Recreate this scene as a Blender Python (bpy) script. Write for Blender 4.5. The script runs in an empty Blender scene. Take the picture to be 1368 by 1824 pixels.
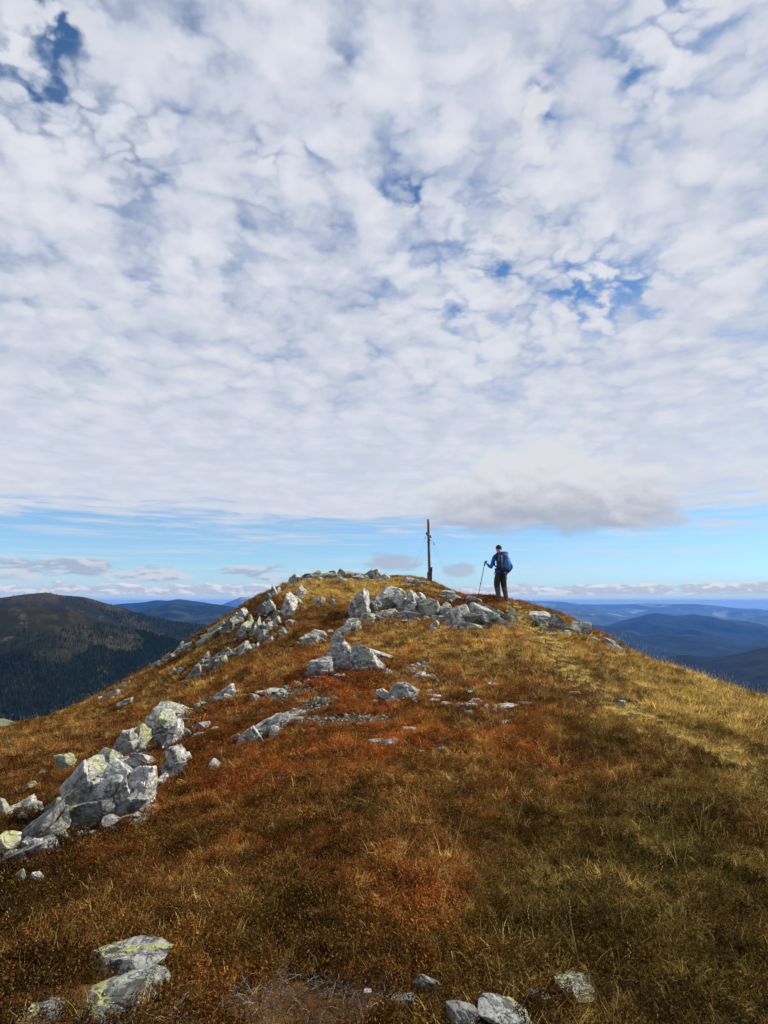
import bpy, bmesh, math, random
import numpy as np
from mathutils import Vector, Matrix, Euler

R = math.radians
SC = bpy.context.scene
COL = SC.collection

# ------------------------------------------------------------------ camera
F_PX = 1087.0                       # focal length in pixels of the 1368 x 1824 photograph
PITCH = 8.37                        # degrees the camera looks up
cam_d = bpy.data.cameras.new('camera')
cam = bpy.data.objects.new('camera', cam_d); COL.objects.link(cam)
cam.location = (0, 0, 0); cam.rotation_euler = (R(90 + PITCH), 0, 0)
cam_d.sensor_fit = 'VERTICAL'; cam_d.sensor_height = 24.0
cam_d.lens = 24.0 * F_PX / 1824.0
cam_d.clip_start = 0.05; cam_d.clip_end = 200000
SC.camera = cam

# ------------------------------------------------------------------ light and exposure
SUN_EL, SUN_AZ = 37.0, 73.0         # azimuth clockwise from straight ahead (+Y)
sd = bpy.data.lights.new('sun', 'SUN'); sd.energy = 5.0; sd.angle = R(0.5); sd.color = (1.0, 0.93, 0.82)
sun = bpy.data.objects.new('sun', sd); COL.objects.link(sun)
sdir = Vector((math.sin(R(SUN_AZ)) * math.cos(R(SUN_EL)), math.cos(R(SUN_AZ)) * math.cos(R(SUN_EL)), math.sin(R(SUN_EL))))
sun.rotation_euler = sdir.to_track_quat('Z', 'Y').to_euler()
SC.view_settings.view_transform = 'Standard'; SC.view_settings.look = 'None'
SC.view_settings.exposure = 0.55; SC.view_settings.gamma = 1.0; SC.view_settings.use_curve_mapping = False
SC.cycles.max_bounces = 5; SC.cycles.diffuse_bounces = 2; SC.cycles.glossy_bounces = 1
SC.cycles.transmission_bounces = 2; SC.cycles.volume_bounces = 1; SC.cycles.transparent_max_bounces = 4
SC.cycles.use_adaptive_sampling = True; SC.cycles.adaptive_threshold = 0.02
SC.cycles.caustics_reflective = False; SC.cycles.caustics_refractive = False

# ------------------------------------------------------------------ node helper
class V:
    """a value socket inside a node tree, with arithmetic"""
    def __init__(s, t, sock): s.t = t; s.s = sock
    def _m(s, op, *a):
        n = s.t.nodes.new('ShaderNodeMath'); n.operation = op
        for i, x in enumerate((s,) + a):
            if isinstance(x, V): s.t.links.new(x.s, n.inputs[i])
            else: n.inputs[i].default_value = x
        return V(s.t, n.outputs[0])
    def __add__(s, o): return s._m('ADD', o)
    __radd__ = __add__
    def __mul__(s, o): return s._m('MULTIPLY', o)
    __rmul__ = __mul__
    def __sub__(s, o): return s._m('SUBTRACT', o)
    def __rsub__(s, o): return (s * -1.0) + o
    def __truediv__(s, o): return s._m('DIVIDE', o)
    def pow(s, o): return s._m('POWER', o)
    def max(s, o): return s._m('MAXIMUM', o)
    def min(s, o): return s._m('MINIMUM', o)
    def exp(s): return s._m('EXPONENT')
    def abs(s): return s._m('ABSOLUTE')

def smooth(v, a, b, lo=0.0, hi=1.0):
    n = v.t.nodes.new('ShaderNodeMapRange'); n.interpolation_type = 'SMOOTHSTEP'; n.clamp = True
    v.t.links.new(v.s, n.inputs['Value'])
    n.inputs['From Min'].default_value = a; n.inputs['From Max'].default_value = b
    n.inputs['To Min'].default_value = lo; n.inputs['To Max'].default_value = hi
    return V(v.t, n.outputs['Result'])

def vec(t, x, y, z):
    n = t.nodes.new('ShaderNodeCombineXYZ')
    for i, k in enumerate((x, y, z)):
        if isinstance(k, V): t.links.new(k.s, n.inputs[i])
        else: n.inputs[i].default_value = k
    return n.outputs[0]

def noise(t, vs, scale, detail=4, rough=0.55, dist=0.0, off=None, kind='FBM'):
    if off is not None:
        m = t.nodes.new('ShaderNodeVectorMath'); m.operation = 'ADD'
        t.links.new(vs, m.inputs[0]); m.inputs[1].default_value = off; vs = m.outputs[0]
    n = t.nodes.new('ShaderNodeTexNoise'); n.noise_type = kind
    t.links.new(vs, n.inputs['Vector'])
    n.inputs['Scale'].default_value = scale; n.inputs['Detail'].default_value = detail
    n.inputs['Roughness'].default_value = rough; n.inputs['Distortion'].default_value = dist
    return V(t, n.outputs[0])

def voro(t, vs, scale, feature='F1', smoothness=None, rand=1.0, out='Distance'):
    n = t.nodes.new('ShaderNodeTexVoronoi'); n.feature = feature
    t.links.new(vs, n.inputs['Vector']); n.inputs['Scale'].default_value = scale
    n.inputs['Randomness'].default_value = rand
    if smoothness is not None: n.inputs['Smoothness'].default_value = smoothness
    return V(t, n.outputs[out])

def mix(t, f, a, b, blend='MIX'):
    n = t.nodes.new('ShaderNodeMix'); n.data_type = 'RGBA'; n.blend_type = blend; n.clamp_factor = True
    if isinstance(f, V): t.links.new(f.s, n.inputs[0])
    else: n.inputs[0].default_value = f
    for i, k in ((6, a), (7, b)):
        if isinstance(k, tuple): n.inputs[i].default_value = (k[0], k[1], k[2], 1)
        else: t.links.new(k, n.inputs[i])
    return n.outputs[2]

# ------------------------------------------------------------------ pixels of the photograph -> directions
cp, sp_ = math.cos(R(PITCH)), math.sin(R(PITCH))
def ray(px, py):
    a, b = (px - 684.0) / F_PX, (912.0 - py) / F_PX
    return np.array([a, cp - b * sp_, sp_ + b * cp])
def azel(px, py):
    d = ray(px, py)
    return math.atan2(d[0], d[1]), math.atan2(d[2], math.hypot(d[0], d[1]))

# ------------------------------------------------------------------ sky: Nishita with a procedural cloud deck
def build_world():
    w = bpy.data.worlds.new('World'); SC.world = w; w.use_nodes = True
    t = w.node_tree; t.nodes.clear()
    out = t.nodes.new('ShaderNodeOutputWorld'); bg = t.nodes.new('ShaderNodeBackground')
    t.links.new(bg.outputs[0], out.inputs[0]); bg.inputs['Strength'].default_value = 0.1
    sky = t.nodes.new('ShaderNodeTexSky'); sky.sky_type = 'NISHITA'; sky.sun_disc = False
    sky.sun_elevation = R(SUN_EL); sky.sun_rotation = R(SUN_AZ)
    sky.altitude = 1900; sky.air_density = 1.0; sky.dust_density = 0.4; sky.ozone_density = 2.0
    tc = t.nodes.new('ShaderNodeTexCoord'); sep = t.nodes.new('ShaderNodeSeparateXYZ')
    t.links.new(tc.outputs['Generated'], sep.inputs[0])
    dx, dy, dz = (V(t, sep.outputs[i]) for i in range(3))
    gz = dz.max(0.0) + 0.22
    px, py = dx / gz, dy / gz                          # a flat cloud deck seen from below
    P = vec(t, px, py, 0.0)
    D = tc.outputs['Generated']
    az = dx._m('ARCTAN2', dy)
    hr = (dx * dx + dy * dy).pow(0.5)
    el = dz._m('ARCTAN2', hr) * (180 / math.pi)
    # --- deck of altocumulus
    warp = noise(t, P, 2.6, 2, 0.45)
    warp2 = noise(t, P, 2.6, 2, 0.45, off=(7.3, 1.1, 3.0))
    Pw = vec(t, px + (warp - 0.5) * 0.20, py + (warp2 - 0.5) * 0.20, 0.0)
    f1 = noise(t, P, 22.0, 3, 0.5, off=(2, 2, 2)); f2 = noise(t, P, 22.0, 3, 0.5, off=(8, 5, 2))
    Pv = vec(t, px + (warp - 0.5) * 0.20 + (f1 - 0.5) * 0.085, py + (warp2 - 0.5) * 0.20 + (f2 - 0.5) * 0.085, 0.0)
    puffs = 1.0 - voro(t, Pv, 12.5, 'SMOOTH_F1', 0.45)
    puffs2 = 1.0 - voro(t, Pv, 28.0, 'SMOOTH_F1', 0.4)
    fine = noise(t, Pw, 26.0, 6, 0.54)
    mid = noise(t, P, 7.0, 5, 0.55, off=(3.0, 9.0, 0.0))
    big = noise(t, P, 1.6, 2, 0.5, off=(1.7, 4.0, 0.0))
    cov = puffs * 0.42 + puffs2 * 0.22 + fine * 0.34 + mid * 0.30 + (big - 0.5) * 0.08 + 0.145
    def blob(bx, by, sx, sy):                          # a thin place in the deck at a direction of the sky
        a0, e0 = azel(bx, by); ra = sx / F_PX * math.cos(0.35); re = sy / F_PX * 57.3
        ddx = (az - a0) * (1.0 / ra); dde = (el - math.degrees(e0)) * (1.0 / re)
        return ((ddx * ddx + dde * dde) * -1.0).exp()
    holes = None
    for (bx, by, sx, sy, k) in ((95, 25, 60, 46, .30), (50, 150, 80, 55, .20), (200, 230, 90, 60, .1), (320, 120, 40, 40, .06), (500, 288, 100, 26, .17),
                                (725, 240, 28, 45, .12), (735, 340, 30, 30, .12), (600, 400, 26, 24, .12), (470, 340, 26, 24, .12), (880, 470, 50, 30, .10), (620, 110, 50, 30, .1), (1130, 140, 40, 50, .1), (960, 190, 45, 100, .15), (1190, 60, 120, 90, .12), (1230, 0, 60, 40, .12), (1060, 510, 110, 70, .2),
                                (840, 420, 110, 80, .10), (700, 345, 90, 30, .10), (830, 545, 80, 30, .1), (340, 15, 30, 25, .08),
                                (270, 270, 60, 60, .08), (1360, 690, 40, 50, .1)):
        b = blob(bx, by, sx, sy) * k
        holes = b if holes is None else holes + b
    dens = cov - holes * (smooth(fine + mid * 0.6 + (1.0 - puffs2) * 0.5, 0.80, 1.30) * 2.1 + 0.08)
    cloud = smooth(dens, 0.28, 0.78)
    thick = smooth(puffs * 0.75 + puffs2 * 0.18 + mid * 0.7 + fine * 0.18 + noise(t, P, 3.0, 3, 0.5, off=(11, 2, 5)) * 0.9, 1.02, 1.80)
    # the deck ends a few degrees above the horizon in long wisps
    AE = vec(t, az * 1.0, el * 0.13, 0.0)
    wis = noise(t, vec(t, az * 4.2, el * 0.75, 0.3), 1.6, 6, 0.58, 0.5)
    edge = smooth(el + (wis - 0.5) * 11.0, 5.8, 8.8)
    far = smooth(el, 10.0, 26.0)                         # far away the gaps close up
    cloud = cloud * far + (1.0 - far) * (smooth(wis, 0.3, 0.6) * 0.12 + 0.86)
    cloud = cloud * edge
    streaks = smooth(noise(t, vec(t, az * 3.2, el * 1.3, 2.7), 1.3, 6, 0.6, 0.5), 0.42, 0.72) * 0.6 * smooth(el, 1.0, 3.0) * (1.0 - smooth(el, 7.0, 10.0))
    cloud = cloud.max(streaks)
    c_dark, c_light = (3.5, 3.88, 4.75), (5.15, 5.3, 5.75)
    cc = mix(t, thick, c_dark, c_light)
    lightfar = (4.75, 5.0, 5.55)
    cc = mix(t, (1.0 - smooth(el, 8.0, 30.0)) * 0.7, cc, lightfar)
    blue = mix(t, 1.0, sky.outputs[0], (0.58, 0.84, 1.0), 'MULTIPLY')
    # pale haze that whitens the clear sky towards the horizon
    low = (el.max(0.0) * -0.16).exp()
    blue = mix(t, low * 0.55, blue, (3.2, 4.35, 5.3))
    col = mix(t, cloud, blue, cc)
    # --- small cumulus just above the horizon
    azd = az * 57.3
    cu = noise(t, vec(t, azd * 0.45, el * 1.15, 0.0), 1.0, 8, 0.58, 0.15)
    cu_up = noise(t, vec(t, azd * 0.45 + 0.12, el * 1.15 + 0.30, 0.0), 1.0, 8, 0.58, 0.15)
    rows = noise(t, vec(t, azd * 0.10, 3.0, 0.0), 1.0, 3, 0.5)
    bank = smooth(cu + rows * 0.35 - smooth(el, 0.9, 2.2) * 0.42 + smooth(el, 0.2, 0.9) * 0.12, 0.60, 0.70) * smooth(el, 0.35, 0.85)
    topl = smooth(cu - cu_up, -0.03, 0.10)
    veil = (1.0 - smooth(el, 0.3, 3.0)) * 0.55
    col = mix(t, veil, col, (3.7, 4.1, 5.0))
    col = mix(t, bank * 0.85, col, mix(t, topl, (3.5, 3.75, 4.5), (5.6, 5.45, 5.5)))
    left = smooth(az * -1.0, 0.10, 0.22)
    g1 = noise(t, vec(t, azd * 0.22, el * 0.75, 4.0), 1.0, 7, 0.56, 0.2)
    g2 = noise(t, vec(t, azd * 0.22 + 0.06, el * 0.75 + 0.28, 4.0), 1.0, 7, 0.56, 0.2)
    bl = (1.0 - smooth((el - 2.7).abs(), 0.2, 1.25))
    small = smooth(g1 + bl * 0.20 + smooth(az * -1.0, 0.3, 0.55) * 0.05, 0.62, 0.72) * smooth(bl, 0.0, 0.4) * left
    col = mix(t, small * 0.8, col, mix(t, smooth(g1 - g2, -0.06, 0.09), (2.7, 2.95, 3.8), (4.6, 4.65, 5.1)))
    for (bx, by, sx, sy, k) in ((700, 1002, 62, 17, .8), (815, 1016, 40, 14, .7)):
        m = smooth(blob(bx, by, sx, sy) + (noise(t, vec(t, azd * 0.3, el * .8, 1.0), 1.0, 6, .55) - 0.5) * 1.5, 0.30, 0.75) * k
        col = mix(t, m, col, (3.0, 3.25, 4.15))
    # --- the one big grey cumulus with a flat base
    n3 = noise(t, vec(t, azd * 0.22, el * 0.36, 8.0), 1.0, 7, 0.54, 0.2)
    n4 = noise(t, vec(t, azd * 0.22 + 0.10, el * 0.36 + 0.22, 8.0), 1.0, 7, 0.54, 0.2)
    a0, e0 = azel(968, 915)
    u = (az - a0) * (1 / 0.212); v = el - math.degrees(e0)
    shape = 1.0 - (u * u) + (n3 - 0.5) * 1.7
    upper = shape - smooth(v, 1.5, 7.5) * 0.9
    body = smooth(upper, 0.05, 0.35) * smooth(v + (n3 - 0.5) * 4.5 + u * u * -0.8, -2.4, -0.7)
    lit = smooth(v + (n3 - n4) * 8.0 + (n3 - 0.5) * 3.0 + u * u * 1.2, -1.9, 4.6)
    gcol = mix(t, lit, (2.85, 3.08, 3.72), (5.0, 5.1, 5.4))
    col = mix(t, body * 0.95, col, gcol)
    # ground side of the world, never seen
    col = mix(t, smooth(el, -2.0, -0.3), (0.5, 0.6, 0.7), col)
    t.links.new(col, bg.inputs['Color'])
    w.cycles.sampling_method = 'MANUAL'; w.cycles.sample_map_resolution = 512
build_world()

# ------------------------------------------------------------------ numpy noise
_rs = np.random.RandomState(7)
_perm = np.concatenate([_rs.permutation(256)] * 3)
_g3 = _rs.normal(size=(256, 3)); _g3 /= np.linalg.norm(_g3, axis=1)[:, None]
def perlin(x, y, z=0.0):
    x = np.asarray(x, float); y = np.asarray(y, float); z = np.zeros_like(x) + z
    xi, yi, zi = np.floor(x).astype(int), np.floor(y).astype(int), np.floor(z).astype(int)
    xf, yf, zf = x - xi, y - yi, z - zi
    fx, fy, fz = (q * q * q * (q * (q * 6 - 15) + 10) for q in (xf, yf, zf))
    def g(i, j, k):
        h = _perm[_perm[_perm[(xi + i) & 255] + ((yi + j) & 255)] + ((zi + k) & 255)]
        gg = _g3[h]
        return gg[..., 0] * (xf - i) + gg[..., 1] * (yf - j) + gg[..., 2] * (zf - k)
    def L(a, b, f): return a + f * (b - a)
    x0 = L(L(g(0,0,0), g(1,0,0), fx), L(g(0,1,0), g(1,1,0), fx), fy)
    x1 = L(L(g(0,0,1), g(1,0,1), fx), L(g(0,1,1), g(1,1,1), fx), fy)
    return L(x0, x1, fz)
def fbm(x, y, z=0.0, oct=4, gain=0.5):
    s, a, f = 0, 1.0, 1.0
    for i in range(oct):
        s = s + a * perlin(np.asarray(x) * f + 17.3 * i, np.asarray(y) * f - 9.1 * i, np.asarray(z) * f + 5.7 * i); a *= gain; f *= 2.03
    return s

# ------------------------------------------------------------------ the summit ridge as a height field
PROFILE = {   # column of the photograph : (row, metres ahead) of points on the ground, last = skyline
    0:    [(1824, 2.4), (1600, 4.4), (1500, 5.8), (1400, 9), (1340, 13), (1302, 18)],
    200:  [(1824, 2.45), (1600, 4.1), (1500, 5.3), (1430, 7.2), (1350, 10.5), (1290, 14.5), (1250, 18), (1229, 22)],
    280:  [(1700, 3.1), (1500, 5.1), (1400, 7.4), (1300, 11.5), (1240, 16), (1200, 20), (1183, 22)],
    350:  [(1824, 2.5), (1600, 3.9), (1500, 4.9), (1400, 6.7), (1300, 9.8), (1220, 14.5), (1170, 18.5), (1136, 23)],
    450:  [(1600, 3.8), (1400, 6.2), (1300, 9), (1200, 13.5), (1130, 18.5), (1090, 22), (1070, 24.5)],
    540:  [(1824, 2.5), (1400, 5.9), (1300, 8.4), (1200, 12.6), (1110, 18.5), (1070, 21.5), (1045, 24), (1029, 26.5)],
    684:  [(1824, 2.5), (1700, 3.05), (1600, 3.6), (1500, 4.4), (1400, 5.65), (1300, 8), (1250, 9.9), (1200, 12), (1150, 15), (1110, 18), (1070, 21), (1040, 25), (1028, 27.5)],
    765:  [(1110, 17.2), (1070, 20.5), (1045, 24.5), (1034, 28)],
    890:  [(1824, 2.55), (1600, 3.7), (1400, 5.8), (1300, 8), (1200, 11.5), (1130, 15.5), (1090, 18.3), (1067, 20.5)],
    1000: [(1600, 3.7), (1300, 7.8), (1200, 11), (1150, 14), (1110, 17), (1097, 19)],
    1130: [(1824, 2.6), (1400, 5.9), (1300, 8), (1250, 10), (1200, 13), (1167, 17)],
    1250: [(1600, 3.8), (1400, 6), (1300, 8.5), (1250, 11), (1213, 15)],
    1368: [(1824, 2.6), (1600, 3.9), (1500, 4.9), (1400, 6.3), (1300, 9.4), (1249, 13)],
    -350: [(1824, 2.6), (1600, 5), (1500, 8), (1410, 16)],
    1750: [(1824, 2.9), (1600, 4.3), (1420, 7), (1325, 12)],
}
ctrl = []
for px, pts in PROFILE.items():
    for (py, Y) in pts:
        d = ray(px, py); s = Y / d[1]; ctrl.append((d[0] * s, Y, d[2] * s))
    x, Y0, z = ctrl[-1]; u = x / Y0; e = z / Y0
    for k in (3.0, 8.0, 18.0):
        ctrl.append((u * (Y0 + k), Y0 + k, e * (Y0 + k) - 0.10 * k ** 1.38))
ctrl += [(0, 0.6, -1.6), (-1.5, 0, -1.9), (1.5, 0, -1.7), (0, -5, -1.7), (-6, -5, -4.0), (6, -4, -2.9), (0, -16, -4), (-14, -12, -10), (14, -12, -8), (-20, 4, -10), (22, 4, -9.5), (-28, 20, -15), (28, 20, -14)]
ctrl = np.array(ctrl)
def _tps(r2): return np.where(r2 > 1e-12, 0.5 * r2 * np.log(np.maximum(r2, 1e-12)), 0.0)
_n = len(ctrl); _S = 10.0
_cx = ctrl[:, :2] / _S
_K = _tps(((_cx[:, None, :] - _cx[None]) ** 2).sum(-1)) + np.eye(_n) * 1e-4
_P = np.hstack([np.ones((_n, 1)), _cx])
_A = np.block([[_K, _P], [_P.T, np.zeros((3, 3))]])
_wt = np.linalg.solve(_A, np.concatenate([ctrl[:, 2], np.zeros(3)]))
def base_h(x, y):
    x = np.atleast_1d(np.asarray(x, float)); y = np.atleast_1d(np.asarray(y, float))
    r = np.hypot(x, y - 10); k = np.minimum(1.0, 34.0 / np.maximum(r, 1e-6))
    qx, qy = x * k, (y - 10) * k + 10
    o = np.empty(len(x))
    for i in range(0, len(x), 20000):
        q = np.stack([qx[i:i+20000], qy[i:i+20000]], 1) / _S
        r2 = ((q[:, None, :] - _cx[None]) ** 2).sum(-1)
        o[i:i+20000] = _tps(r2) @ _wt[:_n] + _wt[_n] + q @ _wt[_n+1:]
    ex = np.maximum(r - 34.0, 0)
    return o - 0.62 * ex + 0.00018 * np.minimum(ex, 900) ** 2 * 0.6
def ground(x, y):
    x = np.atleast_1d(np.asarray(x, float)); y = np.atleast_1d(np.asarray(y, float))
    h = base_h(x, y)
    r = np.hypot(x, y)
    b = 0.12 * fbm(x * 0.55, y * 0.55, 3.3, 3) + 0.085 * fbm(x * 1.9, y * 1.9, 8.1, 3) + 0.02 * fbm(x * 6, y * 6, 1.2, 2)
    b += 1.2 * fbm(x * 0.05, y * 0.05, 2.0, 3) * np.clip((r - 32) / 60, 0, 1)
    return h + b * np.clip(r / 2.0, 0.3, 1)
_yy = np.concatenate([np.linspace(1.6, 8, 260), np.linspace(8.03, 34, 500)])
def hit(px, py):
    """where the line of sight through a pixel meets the ridge (the skyline point if it passes over)"""
    d = ray(px, py); s = _yy / d[1]
    g = ground(d[0] * s, _yy); dz = d[2] * s - g
    i = np.argmax(dz <= 0)
    if dz[i] > 0: i = int(np.argmin(dz / _yy))
    return Vector((d[0] * s[i], _yy[i], g[i]))

# ------------------------------------------------------------------ object helpers
def tag(o, label=None, cat=None, group=None, kind=None):
    if label: o['label'] = label
    if cat: o['category'] = cat
    if group: o['group'] = group
    if kind: o['kind'] = kind
    return o
def empty(name, loc, rz=0.0):
    o = bpy.data.objects.new(name, None); COL.objects.link(o); o.location = loc; o.rotation_euler = (0, 0, rz)
    o.empty_display_size = 0.2
    return o
def mesh_np(name, v, f, smooth_=True):
    v = np.asarray(v, np.float32); f = np.asarray(f, np.int32); k = f.shape[1]
    m = bpy.data.meshes.new(name); m.vertices.add(len(v)); m.vertices.foreach_set('co', v.ravel())
    m.loops.add(f.size); m.loops.foreach_set('vertex_index', f.ravel())
    m.polygons.add(len(f)); m.polygons.foreach_set('loop_start', np.arange(0, f.size, k, dtype=np.int32))
    m.polygons.foreach_set('loop_total', np.full(len(f), k, np.int32))
    m.polygons.foreach_set('use_smooth', np.full(len(f), smooth_, bool))
    m.update(calc_edges=True); m.validate()
    return m
def link(name, m, mat=None, parent=None, loc=None):
    o = bpy.data.objects.new(name, m); COL.objects.link(o)
    if mat: m.materials.append(mat)
    if parent: o.parent = parent
    if loc is not None: o.location = loc
    return o
def grid_faces(nu, nv, wrap=False):
    i = np.arange(nu - 1)[:, None]; j = np.arange(nv if wrap else nv - 1)[None]
    j2 = (j + 1) % nv
    return np.stack([i * nv + j, i * nv + j2, (i + 1) * nv + j2, (i + 1) * nv + j], -1).reshape(-1, 4)

def new_mat(name):
    m = bpy.data.materials.new(name); m.use_nodes = True; t = m.node_tree; t.nodes.clear()
    out = t.nodes.new('ShaderNodeOutputMaterial'); b = t.nodes.new('ShaderNodeBsdfPrincipled')
    t.links.new(b.outputs[0], out.inputs[0]); b.inputs['Specular IOR Level'].default_value = 0.3
    return m, t, b, out
def simple_mat(name, c, rough=0.8, var=0.25, scale=8.0, bump=0.0, metal=0.0):
    m, t, b, o = new_mat(name)
    tc = t.nodes.new('ShaderNodeTexCoord')
    n = noise(t, tc.outputs['Object'], scale, 5, 0.6)
    t.links.new(mix(t, smooth(n, 0.3, 0.7), tuple(k * (1 - var) for k in c), tuple(min(1, k * (1 + var)) for k in c)), b.inputs['Base Color'])
    b.inputs['Roughness'].default_value = rough; b.inputs['Metallic'].default_value = metal
    if bump:
        bp = t.nodes.new('ShaderNodeBump'); bp.inputs['Strength'].default_value = 0.6; bp.inputs['Distance'].default_value = bump
        t.links.new(n.s, bp.inputs['Height']); t.links.new(bp.outputs[0], b.inputs['Normal'])
    return m

# ------------------------------------------------------------------ materials: soil
def soil_material():
    m, t, b, o = new_mat('soil')
    g = t.nodes.new('ShaderNodeNewGeometry'); p = g.outputs['Position']
    n1 = noise(t, p, 1.3, 6, 0.6); n2 = noise(t, p, 14, 5, 0.7); n3 = noise(t, p, 70, 3, 0.7)
    c = mix(t, smooth(n1, 0.35, 0.65), (0.055, 0.026, 0.012), (0.10, 0.055, 0.02))
    c = mix(t, smooth(n2, 0.45, 0.7), c, (0.10, 0.055, 0.018))
    b.inputs['Specular IOR Level'].default_value = 0.0
    c = mix(t, smooth(n3, 0.5, 0.75) * 0.6, c, (0.025, 0.018, 0.01))
    t.links.new(c, b.inputs['Base Color']); b.inputs['Roughness'].default_value = 0.95
    bp = t.nodes.new('ShaderNodeBump'); bp.inputs['Distance'].default_value = 0.02
    t.links.new(n3.s, bp.inputs['Height']); t.links.new(bp.outputs[0], b.inputs['Normal'])
    return m
M_SOIL = soil_material()

# ------------------------------------------------------------------ rock material
def rock_material(name, base=(0.34, 0.335, 0.325), lichen=0.35, dark=0.5, warm=0.0, orange=0.0, fol=(0.35, 0.15, 1.0), pale=(0.52, 0.50, 0.47)):
    m, t, b, o = new_mat(name)
    tc = t.nodes.new('ShaderNodeTexCoord'); p = tc.outputs['Object']
    oi = t.nodes.new('ShaderNodeObjectInfo')
    va = t.nodes.new('ShaderNodeVectorMath'); va.operation = 'MULTIPLY_ADD'
    t.links.new(oi.outputs['Location'], va.inputs[0]); va.inputs[1].default_value = (3.1, 2.3, 1.7); t.links.new(p, va.inputs[2])
    p = va.outputs[0]
    mp = t.nodes.new('ShaderNodeMapping'); mp.inputs['Rotation'].default_value = fol; mp.inputs['Scale'].default_value = (1, 1, 2.6)
    t.links.new(p, mp.inputs[0]); q = mp.outputs[0]
    n1 = noise(t, p, 3.0, 7, 0.62, 0.3); n2 = noise(t, q, 5.0, 7, 0.65, 0.4); n3 = noise(t, p, 22, 6, 0.7)
    dq = t.nodes.new('ShaderNodeVectorMath'); dq.operation = 'ADD'; t.links.new(q, dq.inputs[0])
    t.links.new(vec(t, (n1 - 0.5) * 0.9, (n2 - 0.5) * 0.5, (n1 - 0.5) * 1.2), dq.inputs[1])
    crack = voro(t, dq.outputs[0], 2.8, 'DISTANCE_TO_EDGE')
    nn = noise(t, p, 7.0, 5, 0.6, off=(5, 5, 5))
    c = mix(t, smooth(n2, 0.34, 0.66), tuple(k * 0.55 for k in base), pale)
    c = mix(t, smooth(n1, 0.40, 0.62) * 0.55, c, base)
    c = mix(t, smooth(n3, 0.48, 0.66) * 0.6, c, (0.09, 0.09, 0.085))
    c = mix(t, smooth(noise(t, p, 60, 4, 0.7), 0.52, 0.68) * 0.45, c, (0.07, 0.07, 0.065))
    # black crust lichen
    bl = smooth(noise(t, p, 5.5, 8, 0.72, 0.5, off=(9, 1, 2)), 0.57 - 0.05 * dark, 0.61 - 0.05 * dark)
    c = mix(t, bl * (0.35 + 0.5 * dark), c, (0.045, 0.045, 0.042))
    # map lichen, yellow green
    g = t.nodes.new('ShaderNodeNewGeometry'); sn = t.nodes.new('ShaderNodeSeparateXYZ'); t.links.new(g.outputs['Normal'], sn.inputs[0])
    up = V(t, sn.outputs[2])
    spk = smooth(noise(t, p, 38, 5, 0.75, off=(3, 3, 3)), 0.40, 0.47)
    ly = spk * smooth(noise(t, p, 3.4, 8, 0.68, 0.6, off=(2, 7, 4)) + up * 0.04, 0.68 - 0.2 * lichen, 0.695 - 0.2 * lichen) * smooth(n3, 0.40, 0.46)
    c = mix(t, ly * 0.85, c, mix(t, smooth(nn, 0.4, 0.6), (0.24, 0.26, 0.10), (0.36, 0.36, 0.14)))
    lp = smooth(noise(t, p, 4.4, 8, 0.7, 0.4, off=(6, 3, 8)), 0.54, 0.57)
    c = mix(t, lp * spk * 0.45 * min(1, lichen * 2), c, (0.36, 0.39, 0.30))
    if orange:
        lo = smooth(noise(t, p, 9.0, 6, 0.6, 0.3, off=(1, 8, 8)), 0.68, 0.71)
        c = mix(t, lo * orange, c, (0.5, 0.22, 0.02))
    if warm: c = mix(t, smooth(n1, 0.5, 0.7) * warm, c, (0.34, 0.2, 0.12))
    cm = smooth(noise(t, p, 1.7, 3, 0.5, off=(4, 4, 1)), 0.50, 0.62)
    c = mix(t, smooth(crack, 0.0, 0.045, 0.8, 0.0) * cm, c, (0.03, 0.028, 0.025))
    t.links.new(c, b.inputs['Base Color']); b.inputs['Roughness'].default_value = 0.85
    h = n2 * 0.5 + n3 * 0.25 + n1 * 0.3 + smooth(crack, 0.0, 0.05) * 0.25
    bp = t.nodes.new('ShaderNodeBump'); bp.inputs['Strength'].default_value = 0.9; bp.inputs['Distance'].default_value = 0.05
    t.links.new(h.s, bp.inputs['Height']); t.links.new(bp.outputs[0], b.inputs['Normal'])
    return m
ROCK = {
    'white': rock_material('pale_gneiss', (0.42, 0.415, 0.39), 0.42, 0.85, pale=(0.66, 0.645, 0.61)),
    'grey': rock_material('grey_gneiss', (0.30, 0.30, 0.29), 0.3, 0.6, pale=(0.45, 0.44, 0.42)),
    'lichen': rock_material('lichened_gneiss', (0.36, 0.36, 0.33), 0.62, 0.45, orange=0.3, pale=(0.50, 0.49, 0.44)),
    'green': rock_material('green_lichened_gneiss', (0.26, 0.27, 0.22), 0.85, 0.6, pale=(0.37, 0.38, 0.30)),
    'dark': rock_material('dark_and_shaded_gneiss', (0.16, 0.16, 0.155), 0.35, 1.0, pale=(0.27, 0.27, 0.26)),  # dark stone, also shade of outcrop fronts, clefts and crevices painted as stone
    'fore': rock_material('foreground_gneiss', (0.17, 0.18, 0.17), 0.52, 1.2, orange=0.5, pale=(0.30, 0.315, 0.305)),
    'quartz': rock_material('white_quartz', (0.62, 0.60, 0.56), 0.05, 0.0, pale=(0.75, 0.73, 0.70)),
}

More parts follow.
